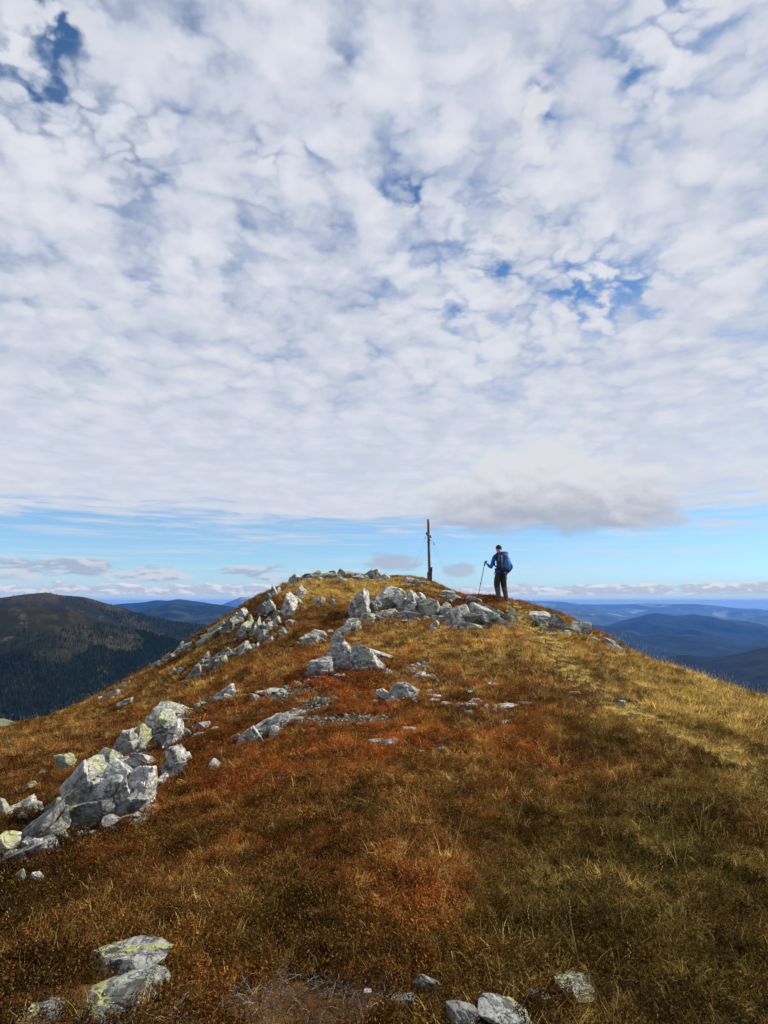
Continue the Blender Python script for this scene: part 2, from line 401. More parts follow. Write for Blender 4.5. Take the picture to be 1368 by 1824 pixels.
# ------------------------------------------------------------------ rock shapes
_ico = {}
def ico(n):
    if n not in _ico:
        bm = bmesh.new(); bmesh.ops.create_icosphere(bm, subdivisions=n, radius=1.0)
        bm.verts.ensure_lookup_table()
        _ico[n] = (np.array([v.co[:] for v in bm.verts]), np.array([[v.index for v in f.verts] for f in bm.faces]))
        bm.free()
    return _ico[n]
def rock_points(seed, dims, style='block', sub=4, roll=0.0, yaw=0.0):
    rs = np.random.RandomState(seed)
    v, f = ico(sub)
    # a convex many-sided block: the nearest of a set of random cleavage planes in every direction
    N = [np.array(n, float) for n in ((1,0,0),(-1,0,0),(0,1,0),(0,-1,0),(0,0,1),(0,0,-1))]
    Dn = [rs.uniform(0.8, 1.0) for _ in N]
    wedge = style == 'wedge'
    if wedge: style = 'block'
    til = {'hewn': 0.45, 'block': 0.28, 'slab': 0.16, 'flat': 0.16, 'crag': 0.38, 'round': 0.3}[style]
    N = [n + rs.normal(size=3) * til for n in N]
    for i in range({'hewn': 16, 'block': 8, 'slab': 6, 'round': 26, 'crag': 9, 'flat': 9}[style]):
        n = rs.normal(size=3)
        if style in ('slab', 'flat'): n *= (1, 1, 0.5)
        N.append(n); Dn.append(rs.uniform(0.80, 1.06) if style == 'hewn' else rs.uniform(0.78, 1.12) if style != 'round' else rs.uniform(0.86, 1.02))
    N = np.array(N); N /= np.linalg.norm(N, axis=1)[:, None]; Dn = np.array(Dn)
    dt = np.maximum(v @ N.T, 1e-3)
    r = (Dn[None] / dt)
    r = r.min(axis=1) if style != 'round' else -np.log(np.exp(-r * 14).sum(axis=1)) / 14
    p = v * np.minimum(r, 1.9)[:, None]
    c, s_ = math.cos(R(roll)), math.sin(R(roll))
    thin = 0.36 if style == 'slab' else 1.0
    p[:, 2] *= thin
    dims = np.array(dims, float)
    q = p * (dims[0], dims[1], max(dims[0], dims[2])) if style == 'slab' else p * dims[[0, 1, 2]]
    p = np.stack([q[:, 0] * c - q[:, 2] * s_, q[:, 1], q[:, 0] * s_ + q[:, 2] * c], 1)      # lean
    if wedge:
        xn = (p[:, 0] - p[:, 0].min()) / (p[:, 0].max() - p[:, 0].min())
        p[:, 2] = p[:, 2].min() + (p[:, 2] - p[:, 2].min()) * (1 - 0.72 * np.clip(xn - .18, 0, 1))
        p[:, 1] *= 1 - 0.35 * (1 - xn)
    p -= (p.max(0) + p.min(0)) / 2
    p *= dims / (p.max(0) - p.min(0))
    zn = p[:, 2] / (dims[2] * 0.5)
    flare = 1 + np.clip(-zn, 0, 1) * (0.25 if style in ('block', 'crag') else 0.0)
    p[:, 0] *= flare; p[:, 1] *= flare
    m = float(np.cbrt(dims[0] * dims[1] * dims[2])); a = 0.035 * m
    fo = np.array([-s_, rs.uniform(-.2, .2), c]); fo /= np.linalg.norm(fo)
    h = p @ fo; st = m * rs.uniform(0.20, 0.36)
    o = seed * 3.7
    u = h / st + 1.4 * fbm(p[:, 0] / m * 1.3 + o, p[:, 1] / m * 1.3, p[:, 2] / m, 2)
    saw = (u - np.floor(u))
    lay = fbm(np.floor(u) * 3.17 + o, p[:, 0] * 0.9 / m, p[:, 1] * .9 / m, 2)
    rad = p / np.maximum(np.linalg.norm(p, axis=1), 1e-6)[:, None]
    side = rad - (rad @ fo)[:, None] * fo
    k = 0.35 if style == 'round' else 1.0
    p = p + side * ((saw * 1.3 + lay * 2.8 - 0.6)[:, None]) * a * k
    d1 = fbm(p[:, 0] / m * 2.6 + o, p[:, 1] / m * 2.6, p[:, 2] / m * 2.6, 6, 0.6)
    rd = 1 - np.abs(perlin(p[:, 0] / m * 2.4 + o, p[:, 1] / m * 2.4 + 3, p[:, 2] / m * 2.4)) * 2
    p = p + rad * (d1 * 1.25 * a - np.clip(rd - 0.84, 0, 1) * a * 7.0 * k)[:, None]
    cy, sy = math.cos(R(yaw)), math.sin(R(yaw))
    p = np.stack([p[:, 0] * cy - p[:, 1] * sy, p[:, 0] * sy + p[:, 1] * cy, p[:, 2]], 1)
    return p, f
FOOT = []                                                 # footprints where nothing grows
def rock(box, mat='grey', style='block', roll=0, parent=None, name='rock', label=None, cat='rock', group=None, sub=None, depth=0.8, sink=0.22, yaw=0, back=0.0, seed=[100], shrink=1.0):
    x0, y0, x1, y1 = box
    seed[0] += 1
    g = hit((x0 + x1) / 2, y1)
    dist = g.y / ray((x0 + x1) / 2, y1)[1]
    W = (x1 - x0) * dist / F_PX; H = (y1 - y0) * dist / F_PX
    D = W * depth
    low = math.atan2(-g.z, g.y)
    Hv = max(H - 0.8 * D * math.sin(max(low, 0)), 0.3 * H)
    if style == 'flat': Hv = max(0.28 * H, 0.035); D = min(W * 1.4, max(0.9 * H / max(math.sin(low + 0.08), 0.12), W * 0.35))
    if y1 > 1700 and x0 > 600: Hv *= .75
    full = Hv * (1 + sink)
    if style == 'crag' and x1 < 512 and 1035 < y1 < 1215 and parent and x1 - x0 > 11: roll = 40 + (seed[0] * 37 % 17) - 8
    if style == 'crag' and abs(roll) >= 30: style = 'slab'; Hv *= 0.9
    if parent and style != 'flat': W *= 1.16 if style != 'slab' else 1.04; full = Hv * (1 + max(sink, 0.6)); D = max(D, full * 0.7)
    dims = (W, D, full)
    if sub is None: sub = 6 if (x1 - x0) > 60 else 5 if (x1 - x0) > 30 else 4 if (x1 - x0) > 14 else 3
    p, f = rock_points(seed[0], dims, style, sub, roll, yaw)
    top = g.z + Hv
    cz = top - p[:, 2].max()
    cy = g.y + D * 0.38 + back
    loc = Vector((g.x * cy / g.y if not back else g.x, cy, cz))
    m = mesh_np(name, p * 1.0, f, False)
    base = parent.matrix_world.translation if parent else Vector((0, 0, 0))
    if parent: base = parent.location
    o = link(name, m, ROCK[mat], parent, loc - base)
    if not parent: tag(o, label, cat, group or {'stone': 'loose stones on the ridge', 'boulder': 'boulders on the ridge', 'pebble': 'white pebbles in the heath'}.get(cat))
    FOOT.append((loc.x, loc.y, W * 0.47, D * 0.42))
    return o
def outcrop(label, anchor, pieces, cat='outcrop', name='rock_outcrop', group=None):
    e = empty(name, hit(*anchor)); tag(e, label, cat, group or ('rock outcrops on the ridge' if cat == 'outcrop' else None))
    for pc in pieces:
        b, kw = pc[:4], (pc[4] if len(pc) > 4 else {})
        rock(b, parent=e, **kw)
    for p, q in zip(pieces, pieces[1:]):                 # dark filler blocks joining neighbours, crevice shade put into their colour
        cx_, cy_ = (p[0] + p[2] + q[0] + q[2]) / 4, (p[3] + q[3]) / 2
        w_ = (p[2] - p[0] + q[2] - q[0]) / 2; h_ = (p[3] - p[1] + q[3] - q[1]) / 2
        if abs((p[0] + p[2]) - (q[0] + q[2])) / 2 < w_ * 1.5 and abs(p[3] - q[3]) < h_ * 1.1 and w_ > 10:
            rock((cx_ - w_ * .55, cy_ - h_ * .62, cx_ + w_ * .55, cy_ + 1), 'dark', 'block', (p[4].get('roll', 0) + q[4].get('roll', 0)) / 2, parent=e, sink=.5, back=.02)
    return e
#@@STRUCTURE
# ------------------------------------------------------------------ summit ground
def build_ground():
    rr = np.concatenate([np.geomspace(0.35, 40, 330), np.geomspace(41, 1150, 60)])
    na = 560
    ta = np.concatenate([np.linspace(-52, 52, 430, endpoint=False), np.linspace(52, 308, na - 430, endpoint=False)])
    A, Rr = np.meshgrid(np.radians(ta), rr)
    x = (np.sin(A) * Rr).T.T.ravel(); y = (np.cos(A) * Rr).ravel()
    z = ground(x, y)
    v = np.stack([x, y, z], 1)
    f = grid_faces(len(rr), na, True)
    c = len(v); v = np.vstack([v, [[0, 0, ground(0, 0)[0]]]])
    m = mesh_np('ground', v, f[:, ::-1])
    bm = bmesh.new(); bm.from_mesh(m); bm.verts.ensure_lookup_table()
    for j in range(na): bm.faces.new((bm.verts[c], bm.verts[(j + 1) % na], bm.verts[j]))
    bm.to_mesh(m); bm.free()
    tag(link('ground', m, M_SOIL), kind='structure')
build_ground()

# ------------------------------------------------------------------ far mountains
def far_material(name, low, high, field=None, rocky=None, scale=1.0, fields=0.0):
    m, t, b, o = new_mat(name)
    g = t.nodes.new('ShaderNodeNewGeometry'); p = g.outputs['Position']
    n1 = noise(t, p, 0.0016 * scale, 7, 0.62, 0.3); n2 = noise(t, p, 0.012 * scale, 6, 0.65)
    c = mix(t, smooth(n1 + (n2 - 0.5) * 0.5, 0.44, 0.58), low, high)
    c = mix(t, smooth(n2, 0.5, 0.7) * 0.5, c, tuple(k * 0.5 for k in low))
    if field:
        n3 = noise(t, p, 0.0009 * scale, 6, 0.6, 0.6, off=(900, 30, 7))
        c = mix(t, smooth(n3, 0.56, 0.62) * fields, c, field)
    if rocky:
        n4 = noise(t, p, 0.006 * scale, 8, 0.7, 0.4, off=(40, 400, 7))
        c = mix(t, smooth(n4, 0.60, 0.68) * 0.6, c, rocky)
    t.links.new(c, b.inputs['Base Color']); b.inputs['Roughness'].default_value = 1.0; b.inputs['Specular IOR Level'].default_value = 0.05
    return m
def skyline(pts):
    a = np.array([[*azel(px, py)] for px, py in pts])
    return a[:, 0], a[:, 1]
RANGES = {}
def mountain(name, D, pts, W, Wb, base, mat, amp, seed, na=260, nc=70, ext=0.9, curve=1.0, wob=0.0):
    az, elv = skyline(pts)
    A = np.concatenate([np.linspace(az[0] - ext, az[0], na // 4, endpoint=False), np.linspace(az[0], az[-1], na), np.linspace(az[-1], az[-1] + ext, na // 4 + 1)[1:]])
    E = np.interp(A, az, elv)
    kk = np.hanning(9); kk /= kk.sum(); E = np.convolve(np.pad(E, 4, 'edge'), kk, 'valid')
    out = np.maximum(az[0] - A, 0) + np.maximum(A - az[-1], 0)
    E = E - 0.03 * np.clip(out * 3, 0, 1) + 0.008 * fbm(A * 5 + seed, A * 0, 0.5, 3) * np.clip(out * 5, 0, 1)
    T = np.concatenate([-np.linspace(1, 0, nc) ** 1.25, np.linspace(0, 1, nc // 3)[1:]])
    Dd = D * (1 + wob * fbm(A * 3.0 + seed, A * 0, 0.2, 2))
    TT, AA = np.meshgrid(T, A, indexing='ij')
    dist = Dd[None] + np.where(TT < 0, TT * W, TT * Wb)
    crest = (Dd * np.tan(E))[None]
    q = np.abs(TT)
    prof = 1 - q ** curve * (1.0)
    x = dist * np.sin(AA); y = dist * np.cos(AA)
    z = base + (crest - base) * prof
    env = np.clip(q * 5, 0, 1) * np.clip((1 - q) * 3, 0, 1)
    s = W * 0.42
    spur = -np.abs(perlin(x / s * 1.0 + seed * 7.7, y / s * 0.55, 0.4)) * 1.6 + 0.35
    sm = fbm(x / s * 2.5 + seed, y / s * 2.5, 1.0, 5, 0.55)
    tiny = fbm(x / s * 9 + seed, y / s * 9, 2.0, 3, 0.5) * 0.06
    z = z + amp * (spur + 0.35 * sm) * env + amp * tiny * np.clip(q * 30, 0.15, 1)
    v = np.stack([x.ravel(), y.ravel(), z.ravel()], 1)
    m = mesh_np(name, v, grid_faces(len(T), len(A))[:, ::-1])
    o = tag(link(name, m, mat), kind='structure')
    return o, v.reshape(len(T), len(A), 3), T
M_MEADOW = far_material('alpine_meadow_and_forest', (0.012, 0.013, 0.006), (0.040, 0.030, 0.014), rocky=(0.10, 0.085, 0.06), scale=2.2)  # colours lowered, cloud shadow over the left mountain painted in
M_FAR1 = far_material('forested_hill', (0.004, 0.008, 0.008), (0.009, 0.013, 0.011), (0.05, 0.055, 0.03), fields=0.5)
M_FAR2 = far_material('distant_hill', (0.035, 0.045, 0.035), (0.075, 0.085, 0.055), (0.20, 0.22, 0.12), fields=0.9, scale=0.8)
BACK = mountain('mountain', 2600, [(-120, 1085), (0, 1065), (40, 1059), (84, 1055), (106, 1060), (146, 1063), (164, 1067), (183, 1073), (219, 1082), (234, 1088), (278, 1101), (310, 1107), (365, 1113), (420, 1121), (520, 1140)], 1500, 900, -420, M_MEADOW, 70, 3, curve=0.95, ext=0.5)
NEAR = mountain('mountain', 1550, [(-150, 1110), (-60, 1094), (0, 1084), (55, 1079), (120, 1085), (146, 1095), (183, 1108), (205, 1117), (256, 1125), (311, 1140), (350, 1163), (450, 1225)], 850, 700, -360, M_MEADOW, 55, 11, na=300, nc=110, curve=0.9, ext=0.45)
mountain('hill', 7000, [(180, 1100), (256, 1088), (278, 1081), (303, 1075), (329, 1077), (351, 1079), (366, 1077), (384, 1076), (420, 1082), (440, 1088), (520, 1110)], 2600, 2000, -600, M_FAR1, 150, 5, ext=0.12)
mountain('hill', 11500, [(150, 1092), (208, 1076), (256, 1073), (278, 1069), (300, 1070), (318, 1067), (340, 1070), (365, 1073), (395, 1079), (431, 1085), (520, 1100)], 3500, 3000, -650, M_FAR1, 220, 9, ext=0.1)
mountain('mountain', 24000, [(350, 1088), (395, 1077), (413, 1070), (431, 1063.4), (446, 1063.8), (457, 1069), (480, 1079), (540, 1088)], 5000, 5000, -700, M_FAR2, 250, 13, ext=0.1)
mountain('mountain', 30000, [(500, 1083), (800, 1079), (880, 1073), (916, 1068), (951, 1071), (994, 1071), (1023, 1075), (1051, 1076.7), (1101, 1076.7), (1158, 1075), (1201, 1076), (1237, 1075.6), (1272, 1078.5), (1308, 1083), (1344, 1085.6), (1368, 1087), (1500, 1090)], 7000, 6000, -700, M_FAR2, 300, 17, ext=0.25)
mountain('hill', 20000, [(850, 1080), (1000, 1083), (1033, 1085), (1065, 1089), (1101, 1094.5), (1122, 1099), (1165, 1099), (1201, 1099), (1254, 1098), (1308, 1103), (1368, 1101), (1500, 1104)], 5000, 5000, -700, M_FAR2, 260, 19, ext=0.2)
mountain('hill', 13000, [(1000, 1140), (1060, 1124), (1094, 1114), (1122, 1103.5), (1151, 1094.5), (1169, 1091.7), (1183, 1093.5), (1201, 1098), (1237, 1098), (1265, 1098), (1290, 1105), (1326, 1110.6), (1368, 1118), (1500, 1125)], 3600, 3600, -680, M_FAR1, 230, 23, ext=0.15)
mountain('hill', 8200, [(850, 1098), (1000, 1110), (1069, 1114), (1094, 1118), (1122, 1125), (1147, 1134), (1172, 1128), (1201, 1130), (1237, 1134), (1265, 1137), (1308, 1146), (1344, 1150), (1368, 1148), (1500, 1150)], 2300, 2500, -650, M_FAR1, 130, 29, ext=0.2)
mountain('hill', 4000, [(900, 1190), (1100, 1182), (1176, 1175), (1201, 1168), (1222, 1166), (1247, 1169.5), (1272, 1171), (1308, 1166), (1344, 1157), (1368, 1153), (1500, 1130), (1700, 1120)], 2200, 1500, -620, M_FAR1, 100, 31, na=300, nc=90, ext=0.3, curve=0.9)
def valley():
    bm = bmesh.new(); bmesh.ops.create_circle(bm, cap_ends=True, segments=96, radius=38000)
    m = bpy.data.meshes.new('valley_floor'); bm.to_mesh(m); bm.free()
    tag(link('valley_floor', m, M_FAR2, loc=(0, 0, -640)), kind='structure')
valley()
def knoll():
    d = ray(-26, 1279); s = 75 / d[1]; cx, cy, zt = d[0] * s, 75.0, d[2] * s
    zg = float(ground(cx, cy)[0]); n = 70
    X, Y = np.meshgrid(np.linspace(-30, 30, n), np.linspace(-30, 30, n)); r2 = (X ** 2 + (Y * .8) ** 2) / (2 * 9.5 ** 2)
    Z = ground((X + cx).ravel(), (Y + cy).ravel()).reshape(n, n) - 1.0
    Z = Z + (zt - zg + 1) * np.exp(-r2) + 1.6 * fbm(X * .16, Y * .16, 2.2, 5) * np.exp(-r2)
    m = mesh_np('hill', np.stack([(X + cx).ravel(), (Y + cy).ravel(), Z.ravel()], 1), grid_faces(n, n))
    mt, t, b, o = new_mat('pale_green_scree'); g = t.nodes.new('ShaderNodeNewGeometry'); p = g.outputs['Position']
    a1 = noise(t, p, 0.35, 7, .7); a2 = noise(t, p, 2.0, 6, .7)
    c = mix(t, smooth(a1, .42, .6), (0.07, 0.085, 0.04), (0.17, 0.18, 0.12)); c = mix(t, smooth(a2, .5, .62) * .6, c, (0.05, 0.04, 0.02))
    t.links.new(c, b.inputs['Base Color']); b.inputs['Roughness'].default_value = 1.0
    tag(link('hill', m, mt), kind='structure')
knoll()
def haze():
    bm = bmesh.new(); bmesh.ops.create_cube(bm, size=1.0)
    m = bpy.data.meshes.new('haze'); bm.to_mesh(m); bm.free()
    o = link('haze', m); top, bot = 90.0, -760.0
    o.scale = (80000, 80000, top - bot); o.location = (0, 0, (top + bot) / 2)
    mt = bpy.data.materials.new('haze_air'); mt.use_nodes = True; t = mt.node_tree; t.nodes.clear()
    out = t.nodes.new('ShaderNodeOutputMaterial'); pv = t.nodes.new('ShaderNodeVolumePrincipled')
    pv.inputs['Color'].default_value = (0.09, 0.32, 0.94, 1); pv.inputs['Density'].default_value = 3.0e-5; pv.inputs['Anisotropy'].default_value = 0.0
    t.links.new(pv.outputs[0], out.inputs['Volume']); m.materials.append(mt)
    tag(o, kind='stuff', label='blue autumn air that veils the far ranges', cat='haze')
haze()
# ------------------------------------------------------------------ rocks
def W(**k): return k
FLAT = dict(mat='white', style='flat')
# --- foreground boulders
rock((140, 1662, 302, 1756), 'fore', 'hewn', 4, label='flat-topped boulder with grey and yellow lichen, upper of two at the bottom left', cat='boulder', depth=0.95, sink=0.5)
rock((96, 1738, 284, 1834), 'fore', 'hewn', 5, label='rounded boulder with bright yellow-green lichen spots, lower of two at bottom left', cat='boulder', depth=0.9, sink=0.5)
rock((-20, 1802, 130, 1840), 'fore', 'round', 8, label='low lichened stone cut off by the bottom left edge of the photo', cat='stone', depth=0.6, sink=0.5)
rock((845, 1760, 945, 1850), 'fore', 'wedge', -10, label='grey pointed stone with a white patch at the bottom edge, right of a pair', cat='stone', depth=0.9, sink=0.4)
rock((796, 1780, 858, 1852), 'dark', 'hewn', -10, label='dark grey stone at the bottom edge, left of a pair', cat='stone', sink=0.4)
rock((988, 1722, 1074, 1786), 'green', 'hewn', -22, label='stone covered in yellow-green map lichen in the brown grass at the bottom right', cat='stone', sink=0.4, depth=1.0)
rock((938, 1754, 976, 1790), 'grey', 'block', -20, label='small pale triangular stone left of the yellow-green lichened stone', cat='stone', sink=0.4)
rock((738, 1728, 788, 1768), 'fore', 'block', -25, label='small grey stone beside the bare twigs, upper one of two', cat='stone', sink=0.4)
rock((700, 1762, 742, 1800), 'dark', 'block', 20, label='small grey stone beside the bare twigs, lower one of two', cat='stone', sink=0.4)
rock((384, 1744, 406, 1759), 'quartz', 'round', 0, label='white quartz pebble in the red heather right of the two bottom left boulders', cat='pebble', sink=0.3, depth=1.0)
rock((240, 1786, 258, 1800), 'quartz', 'round', 0, label='white quartz pebble lying against the lower bottom left boulder', cat='pebble', sink=0.3, depth=1.0)
rock((647, 1764, 662, 1777), 'quartz', 'block', 0, label='white pebble on the bare patch of dead twigs', cat='pebble', sink=0.2, depth=1.0)
rock((892, 1592, 908, 1605), 'quartz', 'block', 0, label='white pebble in the dark grass above the yellow-green lichened stone', cat='pebble', sink=0.2, depth=1.0)
# --- big outcrop at the left
outcrop('big pale outcrop with yellow lichen on top and dark front, on the left slope', (190, 1455), [
    (108, 1343, 196, 1450, dict(mat='lichen', style='block', roll=28, sink=0.3, depth=0.9)),
    (165, 1350, 250, 1458, dict(mat='white', style='block', roll=12, sink=0.3, depth=0.8)),
    (222, 1362, 274, 1447, dict(mat='white', style='block', roll=-18, sink=0.3, depth=0.8)),
    (118, 1418, 215, 1472, dict(mat='dark', style='block', roll=10, sink=0.3, depth=0.5)),  # shade of the outcrop's front put into the dark colour
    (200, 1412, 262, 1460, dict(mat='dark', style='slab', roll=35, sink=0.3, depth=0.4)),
    (172, 1332, 212, 1372, dict(mat='green', style='block', roll=20, sink=0.5)),
    (190, 1335, 224, 1362, dict(mat='white', style='block', roll=15, sink=0.5)),
    (214, 1350, 245, 1378, dict(mat='grey', style='block', roll=5, sink=0.5)),
    (238, 1337, 271, 1368, dict(mat='lichen', style='block', roll=-15, sink=0.4)),
])
outcrop('long thin green-streaked slab leaning up the slope between two pale outcrops', (228, 1345), [
    (198, 1290, 256, 1348, dict(mat='green', style='slab', roll=43, sink=0.1, depth=0.5)),
    (212, 1300, 250, 1350, dict(mat='grey', style='slab', roll=45, sink=0.1, depth=0.4)),
], cat='slab', name='rock_slab')
outcrop('pale lichened outcrop with a black shaded hollow, above and right of the long thin slab', (290, 1330), [
    (270, 1249, 342, 1290, dict(mat='lichen', style='slab', roll=-4, sink=0.5)),
    (257, 1262, 316, 1322, dict(mat='lichen', style='block', roll=20, sink=0.3)),
    (262, 1290, 300, 1330, dict(mat='dark', style='block', roll=10, sink=0.3)),  # shadow at the foot of the outcrop, painted as a dark block
    (298, 1280, 322, 1328, dict(mat='white', style='block', roll=-14, sink=0.3)),
])
outcrop('pale slabby outcrop split into blocks, right of the big yellow-lichened outcrop', (300, 1385), [
    (298, 1327, 336, 1372, dict(mat='white', style='block', roll=32, sink=0.3)),
    (288, 1350, 312, 1382, dict(mat='white', style='block', roll=10, sink=0.3)),
    (308, 1356, 334, 1380, dict(mat='grey', style='block', roll=15, sink=0.3)),
    (272, 1376, 300, 1404, dict(mat='white', style='slab', roll=42, sink=0.3)),
    (292, 1378, 312, 1392, dict(mat='white', style='slab', roll=25, sink=0.3)),
])
rock((371, 1350, 394, 1374), 'white', 'round', 0, label='small white boulder alone in the red heather right of the left outcrops', cat='boulder', sink=0.3)
outcrop('low outcrop of long grey slabs in shade at the left edge of the slope', (60, 1510), [
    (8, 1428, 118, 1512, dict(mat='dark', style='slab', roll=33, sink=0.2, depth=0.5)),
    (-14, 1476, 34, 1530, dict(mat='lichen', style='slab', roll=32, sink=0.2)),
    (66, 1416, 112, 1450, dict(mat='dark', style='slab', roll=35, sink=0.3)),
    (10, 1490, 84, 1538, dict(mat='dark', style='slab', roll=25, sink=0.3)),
    (-12, 1418, 20, 1462, dict(mat='green', style='block', roll=30, sink=0.3)),
    (18, 1412, 62, 1444, dict(mat='white', style='slab', roll=28, sink=0.3)),
])
rock((68, 1488, 102, 1524), 'white', 'block', 25, label='whitish stone at the lower foot of the shaded grey slabs', cat='stone', sink=0.3)
rock((100, 1478, 120, 1504), 'lichen', 'slab', 40, label='narrow pale stone with green top right of the whitish stone', cat='stone', sink=0.3)
rock((94, 1338, 132, 1378), 'green', 'block', 22, label='dark stone with a mossy yellow cap in the grass above the left outcrops', cat='stone', sink=0.3)
rock((36, 1388, 62, 1410), 'green', 'slab', 35, label='small dull green slab at the far left of the slope', cat='stone', sink=0.3)
rock((26, 1548, 46, 1580), 'dark', 'block', 10, label='small dark stone in the shaded heather at the left edge, left of two', cat='stone', sink=0.3)
rock((54, 1552, 76, 1574), 'grey', 'slab', -35, label='small grey stone in the shaded heather at the left edge, right of two', cat='stone', sink=0.3)
rock((207, 1241, 236, 1260), 'white', 'slab', 30, label='pale slab low in the orange grass of the left slope, lower of three', cat='stone', sink=0.2)
rock((185, 1226, 214, 1244), 'grey', 'slab', 30, label='grey slab in the grass of the left slope, middle one of three', cat='stone', sink=0.2)
rock((214, 1212, 232, 1223), 'grey', 'slab', 25, label='small grey slab near the left skyline, upper one of three', cat='stone', sink=0.2)
# rubble in the dark hollow
for b, k, l in (((322, 1296, 342, 1316), 'grey', 'grey lump at the left end of the rubble beside the lichened outcrop'),
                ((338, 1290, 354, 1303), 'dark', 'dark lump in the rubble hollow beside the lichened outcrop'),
                ((348, 1286, 372, 1304), 'grey', 'widest grey block in the rubble hollow beside the lichened outcrop'),
                ((372, 1294, 390, 1306), 'lichen', 'pale block at the right end of the rubble hollow'),
                ((300, 1300, 322, 1322), 'white', 'pale stone between the lichened outcrop and its rubble'),
                ((344, 1303, 366, 1314), 'grey', 'flat grey stone at the lower edge of the rubble hollow'),
                ((344, 1252, 358, 1268), 'dark', 'dark pointed stone behind the lichened outcrop')):
    rock(b, k, 'block', 12, label=l, cat='stone', sink=0.3)
outcrop('pale tongue of rock with a lichened lower end, running into the grey gravel', (470, 1300), [
    (425, 1290, 474, 1328, dict(mat='lichen', style='block', roll=22, sink=0.3)),
    (445, 1264, 512, 1310, dict(mat='white', style='slab', roll=30, sink=0.3)),
    (498, 1258, 550, 1283, dict(mat='lichen', style='flat', roll=0, sink=0.3)),
])
outcrop('broad flat pale slab in the orange grass left of the gravel patch', (395, 1246), [
    (374, 1214, 421, 1250, dict(mat='white', style='slab', roll=28, sink=0.1, depth=1.2)),
    (418, 1222, 438, 1236, dict(mat='lichen', style='flat', sink=0.1)),
], cat='slab', name='rock_slab')
for b, l in (((356, 1244, 376, 1256), 'small white stone below the broad flat pale slab'),
             ((434, 1229, 452, 1241), 'small pinkish white stone right of the broad flat pale slab'),
             ((452, 1226, 478, 1240), 'pale flat stone at the upper left of the gravel patch'),
             ((476, 1219, 506, 1233), 'pale lichened flat stone at the top of the gravel patch')):
    rock(b, 'white', 'flat', 0, label=l, cat='stone')
rock((374, 1320, 382, 1328), 'quartz', 'round', 0, label='tiny white pebble in the dark red heather left of the pale rock tongue', cat='pebble')
# --- the boulders in the middle
rock((578, 1124, 648, 1196), 'white', 'wedge', 0, label='tall pointed boulder with a shaded left side in the middle of the ridge', cat='boulder', sink=0.2, depth=0.8)
rock((624, 1146, 690, 1196), 'white', 'wedge', 0, label='pale boulder leaning against the right side of the tall pointed one', cat='boulder', sink=0.2, depth=0.7)
rock((655, 1154, 700, 1176), 'white', 'slab', -20, label='flat pale slab behind and right of the leaning pair of boulders', cat='slab', sink=0.3)
rock((546, 1168, 596, 1208), 'grey', 'hewn', -6, label='low boulder with a dark left side, left of the tall pointed one', cat='boulder', sink=0.2, depth=0.8)
rock((552, 1198, 602, 1207), 'quartz', 'flat', 0, label='thin white slab lying in front of the low dark-sided boulder', cat='slab')
outcrop('small lichened outcrop in the grass above the low dark-sided boulder', (560, 1144), [
    (536, 1126, 566, 1147, dict(mat='grey', style='block', roll=24, sink=0.3)),
    (556, 1121, 582, 1138, dict(mat='lichen', style='block', roll=5, sink=0.4)),
])
outcrop('pale wedge-shaped slab with a crack, at the lower left foot of the long white outcrop', (618, 1128), [
    (594, 1108, 626, 1130, dict(mat='white', style='slab', roll=30, sink=0.3)),
    (616, 1101, 644, 1121, dict(mat='white', style='block', roll=12, sink=0.3)),
], cat='slab', name='rock_slab')
# --- long white outcrop below the cross
outcrop('long broken white outcrop running across the ridge below the cross and hiker', (760, 1100), [
    (624, 1047, 662, 1098, dict(mat='white', style='crag', roll=14, sink=0.2)),
    (654, 1054, 682, 1090, dict(mat='dark', style='crag', roll=30, sink=0.2)),  # cleft between the blocks, its shade given as dark colour
    (676, 1044, 722, 1082, dict(mat='white', style='crag', roll=-14, sink=0.3)),
    (700, 1058, 728, 1088, dict(mat='white', style='crag', roll=28, sink=0.3)),
    (718, 1049, 746, 1092, dict(mat='white', style='crag', roll=-12, sink=0.3)),
    (738, 1055, 758, 1078, dict(mat='white', style='crag', roll=-25, sink=0.3)),
    (748, 1066, 788, 1100, dict(mat='white', style='crag', roll=14, sink=0.3)),
    (782, 1072, 812, 1102, dict(mat='white', style='crag', roll=10, sink=0.3)),
    (804, 1076, 846, 1116, dict(mat='white', style='crag', roll=25, sink=0.3)),
    (832, 1072, 884, 1114, dict(mat='white', style='crag', roll=-20, sink=0.3)),
    (874, 1092, 908, 1116, dict(mat='white', style='crag', roll=-30, sink=0.3)),
    (852, 1072, 888, 1094, dict(mat='white', style='slab', roll=-28, sink=0.3)),
    (884, 1086, 912, 1104, dict(mat='lichen', style='slab', roll=-25, sink=0.3)),
    (902, 1081, 928, 1108, dict(mat='green', style='slab', roll=-42, sink=0.3)),
    (662, 1086, 700, 1104, dict(mat='grey', style='crag', roll=10, sink=0.3)),
    (640, 1092, 676, 1112, dict(mat='lichen', style='crag', roll=10, sink=0.3)),
    (690, 1084, 712, 1097, dict(mat='white', style='crag', roll=0, sink=0.3)),
    (712, 1088, 750, 1104, dict(mat='grey', style='slab', roll=-8, sink=0.3)),
    (770, 1096, 806, 1108, dict(mat='white', style='slab', roll=0, sink=0.3)),
])
outcrop('two low pale slabs just in front of the right half of the long white outcrop', (830, 1120), [
    (800, 1104, 834, 1120, dict(mat='white', style='slab', roll=-10, sink=0.3)),
    (826, 1108, 860, 1124, dict(mat='lichen', style='slab', roll=-14, sink=0.3)),
])
